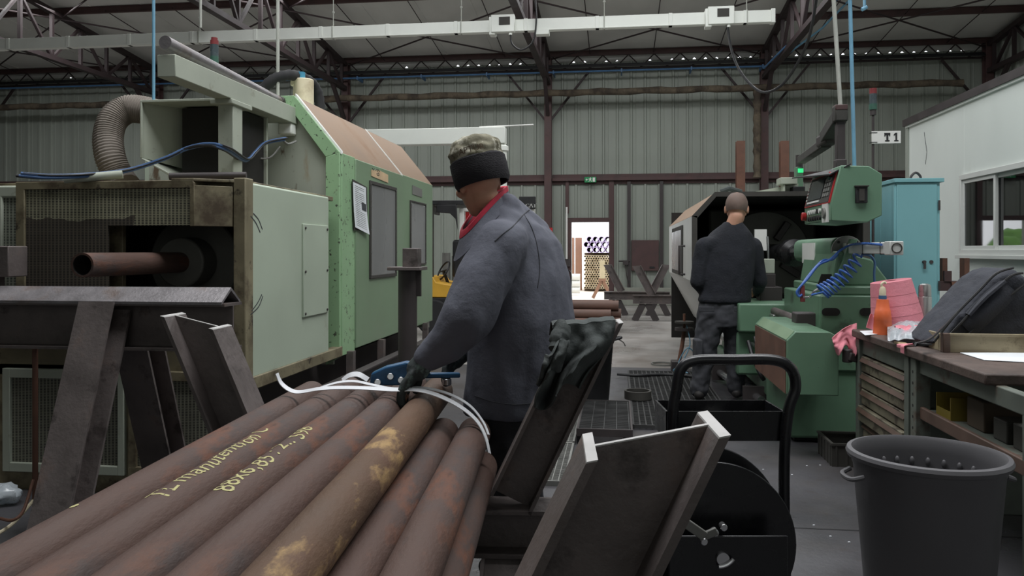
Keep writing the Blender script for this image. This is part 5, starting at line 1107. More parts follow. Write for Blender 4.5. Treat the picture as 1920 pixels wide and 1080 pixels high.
# ================================================================ ROUND BIN IN THE RIGHT FOREGROUND
c = P(1738, 850, 2.9); bx_, by_ = c.x, c.y; rz = c.z
bn = thing('rubbish_bin', 'large round dark grey rubbish bin with rolled rim in the right foreground', 'bin', (bx_, by_, 0))
M().lathe((bx_, by_, 0), [(0, 0), (.2, 0), (.206, .02), (.248, rz-.05), (.252, rz-.045), (.255, rz-.02), (.268, rz-.02), (.273, rz-.006), (.268, rz+.006), (.253, rz+.009), (.244, rz-.005), (.242, rz-.05), (.196, .02), (0, .02)], n=72).build('tub', MT['bin'], bn)
rbm = [(.0, 0)]
for k in range(26):
    a = 2*math.pi*k/26; r = .229; M().ell((bx_+(r+.0)*math.cos(a), by_+r*math.sin(a), rz-.085), .009, .009, .018, n=10, m=8).build('stacking_nub', MT['bin'], bn)
for s in (1, -1):
    hb_ = V((bx_, by_, rz-.07))+RT*(s*.253)
    M().tube([hb_+fw*.06, hb_+RT*s*.035+fw*.045-V((0, 0, .012)), hb_+RT*s*.042-V((0, 0, .015)), hb_+RT*s*.035-fw*.045-V((0, 0, .012)), hb_-fw*.06], .009, 8, 5).build('handle', MT['bin'], bn)
# ================================================================ WORKBENCH
BX, BZ = 1.44, .82; by0, by1, dy0 = 3.33, 5.12, 4.22
wbch = thing('workbench', 'worn dark steel workbench with drawer stack and open shelf at right', 'workbench', (1.85, 4.2, 0))
def BB(name, x0, x1, y0, y1, z0, z1, m, parent=None, bevel=.005): return M().box(x0, x1, y0, y1, z0, z1).build(name, MT[m], parent or wbch, bevel=bevel)
BB('worktop', BX-.02, 2.35, by0, by1, BZ-.045, BZ, 'bench_top', bevel=.008)
BB('front_rail', BX+.02, BX+.06, 3.06, dy0, BZ-.12, BZ-.045, 'bench_steel')
BB('side_rail', BX+.02, 2.3, 3.06, 3.1, BZ-.12, BZ-.06, 'bench_steel')
for x, y in ((BX+.02, 3.06), (2.24, 3.06), (2.24, by1-.1)): BB('leg', x, x+.07, y, y+.07, 0, BZ-.06, 'bench_steel')
leg0 = BB('leg', BX+.0, BX+.07, dy0-.1, dy0-.03, 0, BZ-.05, 'bench_steel')
hol = M()
for k in range(12): hol.cyl((BX-.001, dy0-.065, .1+.055*k), (BX+.002, dy0-.065, .1+.055*k), .008, n=10)
hol.build('bolt_hole_row', MT['bore_shade'], leg0)
BB('shelf', BX+.03, 2.25, 3.1, dy0-.03, .5, .525, 'bench_steel'); BB('shelf_lip', BX+.02, BX+.04, 3.1, dy0-.1, .48, .54, 'drawer_lip')
dc = M().box(BX+.02, 2.2, by1-.04, by1-.01, 0, BZ-.05).box(BX+.02, 2.2, dy0, dy0+.03, 0, BZ-.05).box(BX, BX+.05, dy0, dy0+.06, 0, BZ-.05).box(BX, BX+.05, by1-.08, by1-.01, 0, BZ-.05).box(2.17, 2.2, dy0, by1-.01, .05, BZ-.05).box(BX+.02, BX+.04, dy0, by1-.01, BZ-.14, BZ-.05)
dc.build('drawer_cabinet', MT['bench_steel'], wbch, bevel=.004)
for k in range(6):
    z = BZ-.24-.098*k
    off = random.choice((0, .0, -.02, .01)) if k else 0
    d = BB('drawer', BX+.012+off, BX+.4, dy0+.07, by1-.09, z, z+.088, 'drawer_front', bevel=.003)
    M().prism([(BX-.002+off, dy0+.065, z+.058), (BX+.014+off, dy0+.065, z+.084), (BX+.014+off, dy0+.065, z+.054), (BX+.001+off, dy0+.065, z+.054)], (0, by1-dy0-.155, 0)).build('pull_lip', MT['drawer_lip'], d)
vs_ = M().cyl((BX-.05, by1-.02, .62), (BX-.05, by1-.02, .7), .03).beam((BX-.05, by1-.05, .66), (BX+.02, by1-.02, .64), .03, .05); vs_.build('hose_hook', MT['steel_dark'], wbch, bevel=.006)
def onb(px, py, z=BZ): return Pz(px, py, z)
# pink rags
def rag1(u, v):
    px = 1606-46*u+8*v*u; py = 606+18*u*u+10*u+v*(58-34*u+10*math.sin(u*9)); d = 4.87+.12*(1-u)*(1-v)-.05*math.sin(u*8+v*2)*v
    return P(px, py-8*(1-v)*(1-u)*0, d+.02*noise.noise(V((u*5, v*5, 2))))
tag(M().grid(rag1, 16, 14).build('cleaning_cloth', MT['pink'], thick=.004, ang=80), 'pink cleaning cloth hanging over the far corner of the workbench', 'cloth')
def rag2(u, v):
    q = onb(1703+62*u, 650-2*u); q = V((q.x, q.y, BZ+.006+.012*abs(math.sin(u*6)))); e = onb(1691+66*u, 668-7*u+4*math.sin(u*7)); e.x = min(e.x, BX+.12)
    p = q.lerp(V((BX-.03-.01*math.sin(u*8), q.y-.05, BZ+.01)), min(v*1.6, 1))
    if v > .62: p = p+V((-.008, -.01, -(v-.62)*(.10-.07*u)))
    return p
tag(M().grid(rag2, 14, 14).build('cleaning_cloth', MT['pink'], thick=.004, ang=80), 'pink cleaning cloth lying over the front edge of the workbench near the metal tray', 'cloth')
def sheetq(name, pts, lab, z=.003):
    q = [onb(a, b) for a, b in pts]; tag(M().prism([V((p.x, p.y, BZ+z)) for p in q], (0, 0, .002)).build(name, MT['paper']), lab, 'paper')
sheetq('paper_sheet', ((1645, 628), (1622, 630), (1612, 622), (1640, 620.5)), 'white paper sheet beside the pink cloth at the far bench corner')
sheetq('paper_sheet', ((1846, 677), (1925, 681), (1925, 663), (1800, 663)), 'white paper sheets on the bench in front of the metal tray')
# pink paper roll (pulled into a cone), orange taped cone, flask, bottle
b = P(1682, 617, 4.72); ax = V((-.16, 0, 1)).normalized()
rl_ = thing('paper_roll', 'big pink paper towel roll leaning, pulled into a cone shape, on the bench', 'paper roll', (b.x, b.y, BZ))
M().lathe((b.x+.005, b.y, BZ+.045), [(.03, -.0), (.142, 0), (.138, .06), (.139, .061), (.130, .12), (.131, .121), (.122, .18), (.123, .181), (.112, .26), (.03, .262), (.028, .23), (.028, 0)], ax, 44).build('roll', MT['pink'], rl_)
def tail(u, v): return P(1632+16*u-8*v, 588+v*26+6*u, 4.6)+V((0, .02*math.sin(u*4), 0))
M().grid(tail, 6, 6).build('loose_end', MT['pink'], rl_, thick=.003)
b = onb(1655, 627)
oc = thing('spray_bottle', 'orange taped cone-shaped bottle with blue collar and pale nozzle on the bench', 'bottle', (b.x, b.y, BZ))
s_ = 1500/b.length if False else None
dd = (b-O).dot(fw); k_ = dd/F
M().lathe((b.x, b.y, BZ), [(0, 0), (17*k_, 0), (17*k_, 6*k_), (15.4*k_, 26*k_), (15.8*k_, 27*k_), (13.5*k_, 46*k_), (12.6*k_, 47*k_), (10.5*k_, 64*k_), (10*k_, 66*k_), (0, 66*k_)], n=28).build('body', MT['orange'], oc)
M().cyl((b.x, b.y, BZ+66*k_), (b.x, b.y, BZ+73*k_), 7*k_, n=20).build('collar', MT['pipe_blue'], oc); M().lathe((b.x, b.y, BZ+73*k_), [(6*k_, 0), (6*k_, 10*k_), (4*k_, 16*k_), (0, 17*k_)], n=16).tube([(b.x, b.y, BZ+86*k_), (b.x-2*k_, b.y, BZ+94*k_), (b.x+3*k_, b.y, BZ+98*k_), (b.x+6*k_, b.y, BZ+95*k_)], 2.2*k_, 8, 5).build('nozzle', MT['cream'], oc)
b = P(1734, 620, 4.72); k_ = 4.72/F
vf = thing('vacuum_flask', 'brushed steel vacuum flask standing behind the plastic bag on the bench', 'flask', (b.x, b.y, BZ))
M().lathe((b.x, b.y, BZ), [(0, 0), (.036, 0), (.037, .005), (.037, .205), (.034, .21), (0, .21)], n=32).build('body', MT['brushed'], vf)
M().lathe((b.x, b.y, BZ+.211), [(0, 0), (.0345, 0), (.035, .005), (.034, .055), (.03, .068), (.015, .074), (0, .075)], n=32).build('cup_lid', MT['brushed'], vf)
b = P(1778, 622, 4.55); wg = glass('clear_plastic', (.86, .9, .92), .05)
wbt = thing('water_bottle', 'clear plastic water bottle with pale blue cap behind the backpack strap', 'bottle', (b.x, b.y, BZ))
M().lathe((b.x, b.y, BZ), [(0, 0), (.032, 0), (.034, .01), (.034, .1), (.033, .12), (.026, .15), (.014, .175), (.0125, .19), (0, .19)], n=28).build('body', wg, wbt)
M().cyl((b.x, b.y, BZ+.186), (b.x, b.y, BZ+.21), .0155, n=20).build('cap', MT['cable_blue'], wbt, bevel=.002); M().pipe((b.x, b.y, BZ+.035), (b.x, b.y, BZ+.08), .0348, .0344).build('wrap_label', MT['white'], wbt)
b = P(1757, 598, 4.5); tag(M().lathe((b.x, b.y, BZ), [(0, 0), (.014, 0), (.014, .09), (.018, .1), (.018, .12), (0, .122)], n=16).build('small_bottle', MT['orange']), 'small orange capped bottle between the flask and the water bottle', 'bottle')
# crumpled clear bag with pink pieces
pb_ = thing('plastic_bag', 'crumpled clear plastic bag with pink wrappers lying on the bench', 'bag', onb(1712, 640))
fm = mat('film', (206, 214, 220), .25, 0, .05, 20, .0, 18, spec=.6); fm.node_tree.nodes['Principled BSDF'].inputs['Transmission Weight'].default_value = .45
def bag(u, v):
    q = onb(1664+98*u, 646-30*v+3*u); hgt = .075*math.sin(math.pi*(.08+.9*v)*(1 if v < 1 else 1))**1.1*(.3+.7*math.sin(math.pi*(.08+.86*u)))
    return V((q.x, q.y, BZ+.004+hgt*(1+.5*noise.noise(V((u*4, v*4, 4))))+.006*noise.noise(V((u*11, v*9, 9)))+.008))
M().grid(bag, 28, 20).build('film', fm, pb_, thick=.002, ang=30)
for k, (u, v) in enumerate(((.35, .3), (.55, .75), (.62, .5))):
    p = bag(u, v)+V((0, -.01, .006)); M().grid(lambda a, b: p+V(((a-.5)*.12, (b-.5)*.07, .02*noise.noise(V((a*5, b*5, k*3)))-.03*abs(b-.5)+.006)), 8, 6).build('pink_wrapper', MT['pink'], pb_, thick=.003)
bt = onb(1700, 646); tag(M().box(bt.x-.05, bt.x-.01, bt.y-.04, bt.y+.04, BZ+.0, BZ+.012).build('soap_scrap', MT['cardboard'], bevel=.003), 'small beige scrap on the bench in front of the plastic bag', 'scrap')
# metal tray
ty0 = onb(1772, 661); tx0 = ty0.x; yy = ty0.y
mt_ = thing('metal_tray', 'long yellowish worn steel tray on the bench in front of the backpack', 'tray', (tx0+.25, yy+.1, BZ))
M().box(tx0, tx0+.62, yy, yy+.008, BZ, BZ+.085).box(tx0, tx0+.62, yy+.19, yy+.2, BZ, BZ+.085).box(tx0, tx0+.62, yy, yy+.2, BZ, BZ+.008).box(tx0, tx0+.008, yy, yy+.2, BZ, BZ+.085).box(tx0+.612, tx0+.62, yy, yy+.2, BZ, BZ+.085).box(tx0-.006, tx0+.62, yy-.006, yy+.01, BZ+.078, BZ+.09).build('pan', MT['tray_yellowish'], mt_, bevel=.003)
M().box(tx0-.01, tx0+.02, yy-.008, yy+.03, BZ, BZ+.09).build('end_strip', MT['drawer_lip'], mt_, bevel=.003)
# backpack
bp_ = thing('backpack', 'dark grey backpack lying against the office side of the bench', 'backpack', P(1860, 640, 3.95))
d0 = 3.86
cs_ = [(1748, 645), (1768, 618), (1800, 582), (1836, 542), (1862, 514), (1885, 502), (1908, 501), (1930, 512), (1955, 545), (1975, 600), (1985, 645)]
rings = []
for k, (dd, sc) in enumerate(((0, .86), (.03, .96), (.1, 1), (.2, 1), (.27, .95), (.3, .85))):
    rings.append([P(1872+(a-1872)*sc, 590+(b-590)*sc+2, d0)+fw*dd for a, b in cs_])
M().loft(rings).build('main_compartment', MT['backpack'], bp_, remesh=.012, sm_it=3, disp=(.006, 14, (1, 1, 1)))
def pk(u, v): return P(1800+82*u+26*v, 606-78*u+24*v, d0-.012-.03*math.sin(math.pi*u)*math.sin(math.pi*v))
M().grid(pk, 10, 8).build('front_pocket', MT['backpack'], bp_, thick=.012)
for a in ([(1752, 640), (1790, 592), (1836, 545), (1868, 513), (1900, 502)], [(1770, 640), (1815, 592), (1850, 556), (1895, 518), (1918, 512)], [(1800, 640), (1845, 600), (1880, 565), (1925, 530)]):
    M().tube([P(x, y, d0-.02) for x, y in a], .006, 6, 5).build('piping', MT['black'], bp_)
M().strip([P(1815, 590, d0-.02), P(1845, 558, d0-.035), P(1880, 528, d0-.02)], (0, 1, 0), .05, .006, 5).build('shoulder_strap', MT['backpack'], bp_)
M().strip([P(1800, 580, d0-.0), P(1770, 612, d0-.06), P(1742, 636, d0-.12), P(1715, 645, d0-.15), P(1742, 645, d0-.1)], (.3, 1, 0), .03, .003, 6).build('loose_strap', MT['black'], bp_)
# shelf contents
def shelf_item(name, px0, px1, y, dpt, h, m, lab, cat):
    r0, r1 = ray(px0, HZ), ray(px1, HZ); x0 = BX+.1
    return tag(M().box(x0, x0+dpt, y, y+h*1.3, .526, .526+h).build(name, MT[m], bevel=.006), lab, cat)
yb_ = thing('stacking_bin', 'yellow open-front plastic stacking bin on the bench shelf', 'bin', (BX+.2, 4.0, .526))
M().box(BX+.06, BX+.4, 3.86, 3.865, .526, .63).box(BX+.06, BX+.4, 4.02, 4.025, .526, .63).box(BX+.06, BX+.4, 3.86, 4.025, .526, .532).box(BX+.06, BX+.065, 3.86, 4.025, .526, .565).box(BX+.395, BX+.4, 3.86, 4.025, .526, .63).build('shell', MT['yellow_bin'], yb_)
shelf_item('cardboard_box', 0, 0, 3.62, .3, .13, 'brown_dark', 'dark brown box on the bench shelf beside the yellow bin', 'box')
shelf_item('steel_box', 0, 0, 3.42, .22, .09, 'gasket', 'low grey box on the bench shelf, the one nearer the dark brown box', 'box')
shelf_item('steel_box', 0, 0, 3.24, .22, .1, 'gasket', 'dark grey box on the bench shelf nearest the bench leg', 'box')
# dark storage crate on the floor
cr = thing('plastic_crate', 'small dark grey plastic crate on the floor against the bench end', 'crate', Pz(1575, 865, 0))
q0 = Pz(1560, 875, 0); x0, y0 = q0.x, q0.y; cw, cdp, chh = .3, .34, .14
q1 = 0
m = M().box(x0, x0+.004, y0, y0+cdp, .01, chh).box(x0, x0+cw, y0, y0+.004, .01, chh).box(x0, x0+cw, y0+cdp-.004, y0+cdp, .01, chh).box(x0+cw-.004, x0+cw, y0, y0+cdp, .01, chh).box(x0, x0+cw, y0, y0+cdp, 0, .012)
m.box(x0-.006, x0+cw+.006, y0-.006, y0+.01, chh-.012, chh).box(x0-.006, x0+.01, y0-.006, y0+cdp, chh-.012, chh).box(x0-.006, x0+cw+.006, y0+cdp-.01, y0+cdp+.006, chh-.012, chh).box(x0+cw-.01, x0+cw+.006, y0, y0+cdp, chh-.012, chh)
for k in range(5): m.box(x0-.004, x0, y0+.02+k*.072, y0+.03+k*.072, 0, chh)
for k in range(5): m.box(x0+.02+k*.06, x0+.03+k*.06, y0-.004, y0, 0, chh)
m.build('shell', MT['gasket'], cr)
# cables on the floor at lower left
cable('floor_cable', [P(-20, 1010, 3.4), P(20, 985, 3.5), P(48, 955, 3.6), P(70, 930, 3.75)], .008, 'cream', 'pale cable on the floor beside the tube support table leg', 'cable')
cable('floor_cable', [P(0, 972, 3.5), P(25, 975, 3.45), P(45, 955, 3.5), P(62, 900, 3.6)], .007, 'rust_flat', 'brown cable looping on the floor behind the pale one', 'cable')
q = Pz(8, 945, 0); fb_ = M().ell((q.x, q.y, .05), .09, .07, .05, n=16, m=10); tag(fb_.build('film_scrap', fm, disp=(.02, 22, (1, 1, 1))), 'crumpled clear plastic film on the floor at the left edge', 'scrap')

# metal chips on the aisle floor
for px, py in ((1512, 874), (1537, 873), (1484, 891), (1525, 986), (1556, 1007), (1591, 1018), (1430, 881)):
    q = Pz(px, py, 0); tag(M().prism([(q.x, q.y, .001), (q.x+.009, q.y+.002, .001), (q.x+.006, q.y+.008, .001), (q.x-.002, q.y+.005, .001)], (0, 0, .003)).build('swarf_chip', MT['paper']), 'tiny bright chip lying on the dark aisle floor between trolley and bin', 'chip', 'chips on the aisle floor')
# ================================================================ PEOPLE
def cdir(x, y, z): return RT*x+fw*y+V((0, 0, z))       # x right, y away from the viewer, z up
def rot_from(face, up):
    f = face.normalized(); u = (up-f*up.dot(f)).normalized(); r = f.cross(u); return Matrix((r, f, u)).transposed()
def head(m, c, Rm, s=1.0):
    L = lambda x, y, z: c+Rm@V((x, y, z))*s
    m.ell(L(0, -.012, .03), .074*s, .095*s, .092*s, Rm, 20, 14).ell(L(0, .02, -.035), .06*s, .07*s, .085*s, Rm, 18, 12).ell(L(0, .055, -.085), .034*s, .03*s, .028*s, Rm)
    m.ell(L(0, .078, .035), .05*s, .02*s, .016*s, Rm).ell(L(0, .102, -.012), .013*s, .018*s, .016*s, Rm).cap(L(0, .085, .03), L(0, .102, -.006), .009*s, .012*s, 10)
    m.ell(L(0, .083, -.052), .024*s, .012*s, .008*s, Rm).ell(L(0, .082, -.064), .021*s, .012*s, .008*s, Rm)
    for q in (-1, 1): m.ell(L(q*.077, -.005, -.002), .01*s, .02*s, .032*s, Rm).ell(L(q*.05, .06, -.015), .02*s, .02*s, .02*s, Rm)
    return L
def hand(m, w, fd, pn, th, s=1.0, curl=.5, grow=0):
    # w wrist, fd finger direction, pn palm normal (side the palm faces), th thumb side
    fd, pn = fd.normalized(), pn.normalized(); th = (th-fd*th.dot(fd)-pn*th.dot(pn)).normalized()
    m.cap(w-fd*.02, w+fd*.03, (.027+grow)*s, (.03+grow)*s); rot = Matrix((th, fd, pn)).transposed(); m.ell(w+fd*.055*s, .042*s+grow, .05*s, .017*s+grow, rot)
    for k, (off, ln) in enumerate(((.03, .07), (.01, .078), (-.01, .072), (-.029, .056))):
        p = w+fd*(.088-.004*abs(k-1))*s+th*off*s; d = fd; a = 0; pts = [w+fd*.05*s+th*off*.8*s, p]
        for seg, fr in enumerate((.45, .32, .25)):
            a += curl*(.75+.25*seg); d = (fd*math.cos(a)+pn*math.sin(a)+th*off*.8); p = p+d.normalized()*ln*fr*s; pts.append(p)
        m.limb(pts, [.0105*s+grow]*2+[.0095*s+grow, .0088*s+grow, .0078*s+grow])
    p = w+fd*.025*s+th*.03*s; pts = [p-th*.015*s]; d = (fd*.7+th*.75+pn*.25).normalized()
    for ln in (.035, .03, .024): p = p+d*ln*s; pts.append(p); d = (d+pn*.3+fd*.25).normalized()
    m.limb(pts, [.016*s+grow, .013*s+grow, .011*s+grow, .009*s+grow])
def ringp(c, side, frn, a, b, n=24, pw=2.3): return M().ring(c, side*a, frn*b, n, pw)
# ---------------------------------------------------------------- worker at the bundle
FC = cdir(-.8, .6, 0); LS = cdir(-.6, -.8, 0); UP = V((0, 0, 1))
mp = P(975, 700, 3.22); man = thing('person', 'person in camouflage beanie and grey jacket leaning over the tube bundle with one gloved hand', 'person', (mp.x, mp.y, 0))
hR = rot_from(cdir(-.5, .84, -.2), cdir(-.22, .1, 1)); hc = P(898, 345, 3.16)
nb = P(938, 405, 3.24); lsh, rsh = P(938, 452, 3.03), P(1000, 440, 3.42)
lel, lwr = P(868, 604, 2.93), P(793, 680, 2.95); rel, rwr = P(925, 610, 3.42), P(862, 668, 3.3)
pel = P(968, 680, 3.24); fl, fr_ = P(968, 700, 3.12), P(985, 700, 3.40)
bd_ = M(); L = head(bd_, hc, hR, 1.06)
bd_.cap(L(0, -.02, -.06), nb, .055, .056).limb([nb, P(968, 470, 3.22), P(978, 560, 3.24), pel], [.056, .09, .1, .12]).limb([P(960, 445, 3.2), lsh, lel, lwr], [.06, .055, .045, .03]).limb([P(978, 448, 3.28), rsh, rel, rwr], [.06, .055, .045, .03])
fz = .09
fL, fR = V((fl.x, fl.y, fz)), V((fr_.x, fr_.y, fz))
kL, kR = V((fl.x, fl.y, .5))+FC*.03, V((fr_.x, fr_.y, .5))+FC*.03
hpL, hpR = pel+LS*.09-V((0, 0, .05)), pel-LS*.09-V((0, 0, .05))
bd_.limb([hpL, kL, fL], [.09, .06, .045]).limb([hpR, kR, fR], [.09, .06, .045])
hand(bd_, lwr, P(752, 735, 2.94)-lwr, cdir(.35, .1, -1), cdir(.3, .9, 0), 1.0, .45)
hand(bd_, rwr, P(825, 704, 3.2)-rwr, cdir(.1, -.4, -1), cdir(-.3, -.9, .2), 1.0, .9)
bd_.build('body', MT['skin'], man, remesh=.0075, sm_it=3)
for q in (-1, 1): M().ell(L(q*.031, .082, .012), .0115, n=14, m=10).build('eye', MT['white'], man)
# jacket
jk = M(); fwd_lean = V((0, 0, 0))
rings = []
for (px, py, a, b, dd) in ((935, 398, .075, .075, 3.20), (948, 410, .12, .09, 3.21), (962, 424, .175, .108, 3.22), (970, 450, .205, .13, 3.22), (980, 520, .225, .16, 3.23), (982, 600, .235, .185, 3.24), (974, 680, .23, .185, 3.24), (964, 740, .22, .18, 3.24), (960, 772, .21, .172, 3.24)):
    c = P(px, py, dd); rings.append(ringp(c, LS, FC, a, b))
jk.loft(rings)
jk.limb([P(952, 398, 3.27), P(985, 430, 3.30), P(1008, 480, 3.33), P(1012, 560, 3.34)], [.066, .088, .112, .125]).limb([P(928, 415, 3.14), P(950, 440, 3.14), P(950, 500, 3.12)], [.075, .1, .11]).limb([P(945, 398, 3.2), P(950, 430, 3.22)], [.075, .11])
jk.limb([P(958, 440, 3.15), lsh+V((0, 0, -.02)), P(908, 525, 2.97), P(876, 596, 2.93)], [.09, .103, .104, .098]).limb([P(876, 596, 2.93), P(838, 640, 2.93), lwr+(lel-lwr)*.12], [.098, .076, .054])
jk.limb([P(985, 436, 3.32), rsh, rel], [.085, .08, .07]).limb([rel, rwr+(rel-rwr)*.12], [.07, .046])
jo = jk.build('jacket', MT['jacket'], man, remesh=.011, sm_it=6, disp=(.009, 11, (1, 1, .38)))
bpy.context.view_layer.update()
def on_jacket(px, py):
    d_ = ray(px, py).normalized(); off_ = OFF[jo.name]; ok, hit, nn, ii = jo.ray_cast(O-off_, d_)
    return hit+off_-d_*.001 if ok else None
for pts in ([(928, 452), (945, 437), (962, 424), (982, 402), (996, 391)], [(983, 403), (998, 430), (1008, 465), (1012, 505), (1008, 540)], [(890, 742), (920, 752), (955, 758), (990, 757), (1015, 752)]):
    hp_ = [q for q in (on_jacket(*p) for p in crom([V((a, b, 0)) for a, b in pts], 6) for p in [(p.x, p.y)]) if q]
    if len(hp_) > 2: M().tube(hp_, .0022, 6).build('seam', MT['trouser_grey'], man)
cr_ = M()   # stand-up collar, grey outside
def colr(off, rr, z): return [P(px, py, dd)+UP*z for px, py, dd in off]
base = [(950, 358, 3.29), (934, 372, 3.13), (908, 400, 3.05), (882, 430, 3.04), (865, 443, 3.12), (872, 425, 3.24), (898, 390, 3.36), (930, 362, 3.38)]
bp3 = crom([P(*q) for q in base]+[P(*base[0])], 5)[:-1]
ctr = sum(bp3, V())/len(bp3)
cr_.loft([[p-UP*.065+(p-ctr)*.32 for p in bp3], [p-UP*.02+(p-ctr)*.10 for p in bp3], [p+UP*.006+(p-ctr)*.02 for p in bp3], [p+UP*.004-(p-ctr)*.08 for p in bp3], [p-UP*.06-(p-ctr)*.06 for p in bp3]], caps=False).build('collar', MT['jacket'], man, thick=.004)
M().loft([[p-UP*.004+(p-ctr)*.055 for p in bp3], [p+UP*.016+(p-ctr)*.03 for p in bp3], [p+UP*.018-(p-ctr)*.05 for p in bp3], [p-UP*.05-(p-ctr)*.12 for p in bp3]], caps=False).build('collar_lining', MT['red_cloth'], man, thick=.006)
# trousers and boots
tr_ = M().limb([pel-V((0, 0, .02)), pel-V((0, 0, .1))], [.15, .15]).limb([hpL, kL, fL+V((0, 0, -.01))], [.12, .092, .085]).limb([hpR, kR, fR+V((0, 0, -.01))], [.12, .092, .085])
tr_.build('trousers', MT['trouser_dark'], man, remesh=.014, sm_it=4, disp=(.01, 14, (1, 1, .6)))
def boot(ft, fc, par, s=1.0):
    a = V((ft.x, ft.y, 0)); M().limb([a+UP*.1, a+UP*.055], [.052*s, .05*s]).limb([a-fc*.05+UP*.045, a+fc*.06+UP*.042, a+fc*.15+UP*.035], [.042*s, .044*s, .034*s]).build('boot', MT['boot'], par, remesh=.01, sm_it=3)
boot(fL, FC, man); boot(fR, FC, man)
# gloves
gl_ = M(); hand(gl_, lwr, P(752, 735, 2.94)-lwr, cdir(.35, .1, -1), cdir(.3, .9, 0), 1.22, .5, .006); gl_.cap(lwr, lwr+(lel-lwr)*.14, .036, .04); gl_.build('glove', MT['glove'], man, remesh=.0055, sm_it=2)
gl_ = M(); hand(gl_, rwr, P(825, 704, 3.2)-rwr, cdir(.1, -.4, -1), cdir(-.3, -.9, .2), 1.05, .9, .004); gl_.cap(rwr, rwr+(rel-rwr)*.14, .036, .04); gl_.build('glove', MT['glove'], man, remesh=.0055, sm_it=2)
# beanie: knit fold-up band and slouchy patterned crown
hu = (P(884, 258, 3.17)-P(907, 352, 3.15)).normalized(); hb0 = P(907, 350, 3.15); sd_ = frame(hu)
bn_ = thing_ = None
by_r = lambda h, a, b, off=V(): M().ring(hb0+hu*h+off, (RT-hu*RT.dot(hu)).normalized()*a, (fw-hu*fw.dot(hu)).normalized()*b, 28)
hat = M().loft([by_r(.005, .100, .108), by_r(.02, .108, .116), by_r(.07, .110, .118), by_r(.105, .109, .116), by_r(.112, .103, .11), by_r(.09, .1, .107)], caps=False)
ho = hat.build('beanie', MT['knit'], man, thick=.006)
M().loft([by_r(.085, .102, .110), by_r(.118, .107, .114), by_r(.145, .107, .112, -RT*.004), by_r(.165, .100, .106, -RT*.006), by_r(.185, .085, .092, -RT*.004), by_r(.203, .055, .06, RT*.006), by_r(.212, .02, .02, RT*.01)], caps=True).build('beanie_crown', MT['camo'], ho, remesh=.008, sm_it=2, disp=(.011, 13, (1, 1, 2.2)))
# ---------------------------------------------------------------- operator at the right-hand lathe
d2 = 6.9; F2 = cdir(.16, .98, 0); S2 = cdir(-.98, .16, 0)
op = thing('person', 'person with shaved head and black sweater standing at the right lathe, back turned', 'person', Pz(1345, 745, .03))
hR2 = rot_from(cdir(.28, .95, -.22), cdir(.06, .12, 1)); hc2 = P(1381, 393, 6.88)
b2 = M(); L2 = head(b2, hc2, hR2, 1.2)
nk = P(1372, 430, 6.86); sL, sR = P(1320, 462, 6.86), P(1412, 462, 6.9); eL, eR = P(1308, 528, 6.86), P(1424, 528, 6.92); wL, wR = P(1330, 560, 7.1), P(1420, 548, 7.18)
pv = P(1356, 590, 6.88); hl, hr = P(1332, 600, 6.88), P(1382, 600, 6.88); kl, kr = P(1322, 665, 6.86), P(1378, 662, 6.9)
al, ar = P(1310, 730, 6.84), P(1380, 728, 6.92)
b2.cap(L2(0, -.03, -.06), nk, .06, .068).limb([nk, P(1366, 480, 6.87), P(1360, 545, 6.88), pv], [.065, .09, .1, .11]).limb([P(1350, 460, 6.86), sL, eL, wL], [.055, .055, .045, .03]).limb([P(1385, 460, 6.88), sR, eR, wR], [.055, .055, .045, .03])
b2.limb([hl, kl, al], [.09, .06, .045]).limb([hr, kr, ar], [.09, .06, .045])
hand(b2, wL, cdir(.45, .8, -.15), cdir(.4, 0, -.8), cdir(.6, .2, .6), 1.05, .6); hand(b2, wR, cdir(-.1, 1, .05), cdir(-.5, 0, -.7), cdir(-.6, .2, .6), 1.05, .7)
b2.build('body', MT['skin'], op, remesh=.0085, sm_it=3)
for q in (-1, 1): M().ell(L2(q*.031, .083, .012), .0115, n=14, m=10).build('eye', MT['white'], op)
hs = M(); rr_ = []
for j in range(10):       # cropped hair round the back and sides, crown bare
    ph = R(38+j*9.5); row = []
    for i in range(25):
        az = R(-205+i*(230/24)); row.append(L2(.0765*math.sin(ph)*math.cos(az), -.012+.0975*math.sin(ph)*math.sin(az), .03+.0945*math.cos(ph)))
    rr_.append(row)
hs.add([p for r in rr_ for p in r], [(j*25+i, j*25+i+1, (j+1)*25+i+1, (j+1)*25+i) for j in range(9) for i in range(24)]).build('hair', MT['stubble'], op, thick=.005, ang=80)
gs = M()
for q in (-1, 1): gs.tube([L2(q*.079, .0, .02), L2(q*.074, .07, .02), L2(q*.06, .098, .018)], .0022, 6).tube([L2(q*.034+.026*math.cos(t), .104, .012+.02*math.sin(t)) for t in [2*math.pi*i/14 for i in range(15)]], .0018, 6)
gs.tube([L2(-.01, .106, .016), L2(.01, .106, .016)], .002, 6).build('glasses', MT['black'], op)
sw = M(); rg_ = []
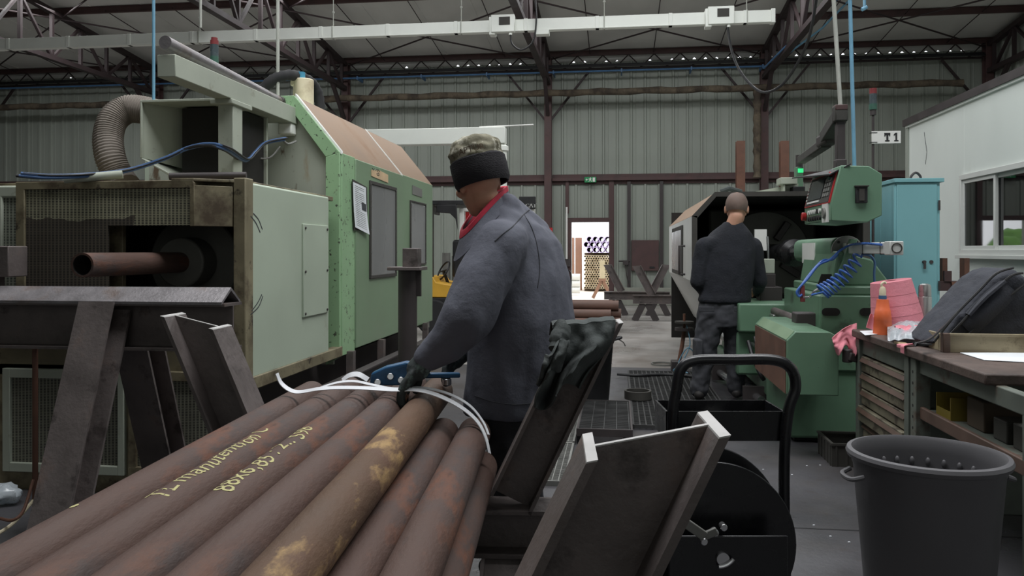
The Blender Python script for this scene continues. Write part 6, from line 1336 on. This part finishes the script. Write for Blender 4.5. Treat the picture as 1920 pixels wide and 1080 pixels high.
for (px, py, a, b) in ((1375, 416, .078, .075), (1373, 426, .125, .09), (1369, 440, .185, .105), (1366, 470, .225, .13), (1363, 515, .225, .14), (1360, 550, .22, .135), (1358, 562, .225, .14), (1358, 568, .218, .135)):
    rg_.append(ringp(P(px, py, 6.87), S2, F2, a, b))
sw.loft(rg_).limb([P(1345, 455, 6.86), sL, eL], [.08, .078, .068]).limb([eL, wL+(eL-wL)*.06], [.064, .045]).limb([P(1390, 455, 6.88), sR, eR], [.08, .078, .068]).limb([eR, wR+(eR-wR)*.06], [.064, .045])
sw.build('sweater', MT['sweater'], op, remesh=.012, sm_it=5, disp=(.007, 12, (1, 1, .6)))
t2 = M().loft([ringp(P(1357, 560, 6.88), S2, F2, .205, .125), ringp(P(1357, 585, 6.88), S2, F2, .225, .14), ringp(P(1356, 612, 6.88), S2, F2, .23, .14)])
for a, b, c in ((hl, kl, al), (hr, kr, ar)): t2.limb([a+V((0, 0, -.02)), a.lerp(b, .5), b, b.lerp(c, .6), c-V((0, 0, .0))], [.118, .105, .093, .082, .076])
t2.build('trousers', MT['trouser_grey'], op, remesh=.012, sm_it=4, disp=(.014, 13, (1, 1, .9)))
for c, sg in ((P(1308, 655, 6.8), -1), (P(1402, 645, 6.86), 1)): M().obox(c, RT*.03, fw*.07, UP*.09).build('cargo_pocket', MT['trouser_grey'], op, bevel=.015)
for px in (1325, 1390): M().obox(P(px, 580, 6.745), RT*.065, fw*.006, UP*.022).build('pocket_flap', MT['trouser_grey'], op, bevel=.004)
for a in (al, ar):
    q = V((a.x, a.y, 0)); M().limb([q+UP*.14, q+UP*.085], [.055, .052]).limb([q-F2*.05+UP*.075, q+F2*.06+UP*.072, q+F2*.15+UP*.065], [.042, .044, .034]).build('boot', MT['boot'], op, remesh=.01, sm_it=3)

# blurred lettering on the beanie, on the side towards the aisle
lt2 = M(); vs, fs = text_mesh('APTUR', .034, 0, 2); A1 = (RT-hu*RT.dot(hu)).normalized(); B1 = (fw-hu*fw.dot(hu)).normalized()
lt2.add([hb0+hu*(.131+v.y)+A1*(.114*math.sin(v.x/.112-.1))-B1*(.119*math.cos(v.x/.112-.1)) for v in vs], fs)
lt2.build('lettering', MT['bark'], ho, smooth=False)
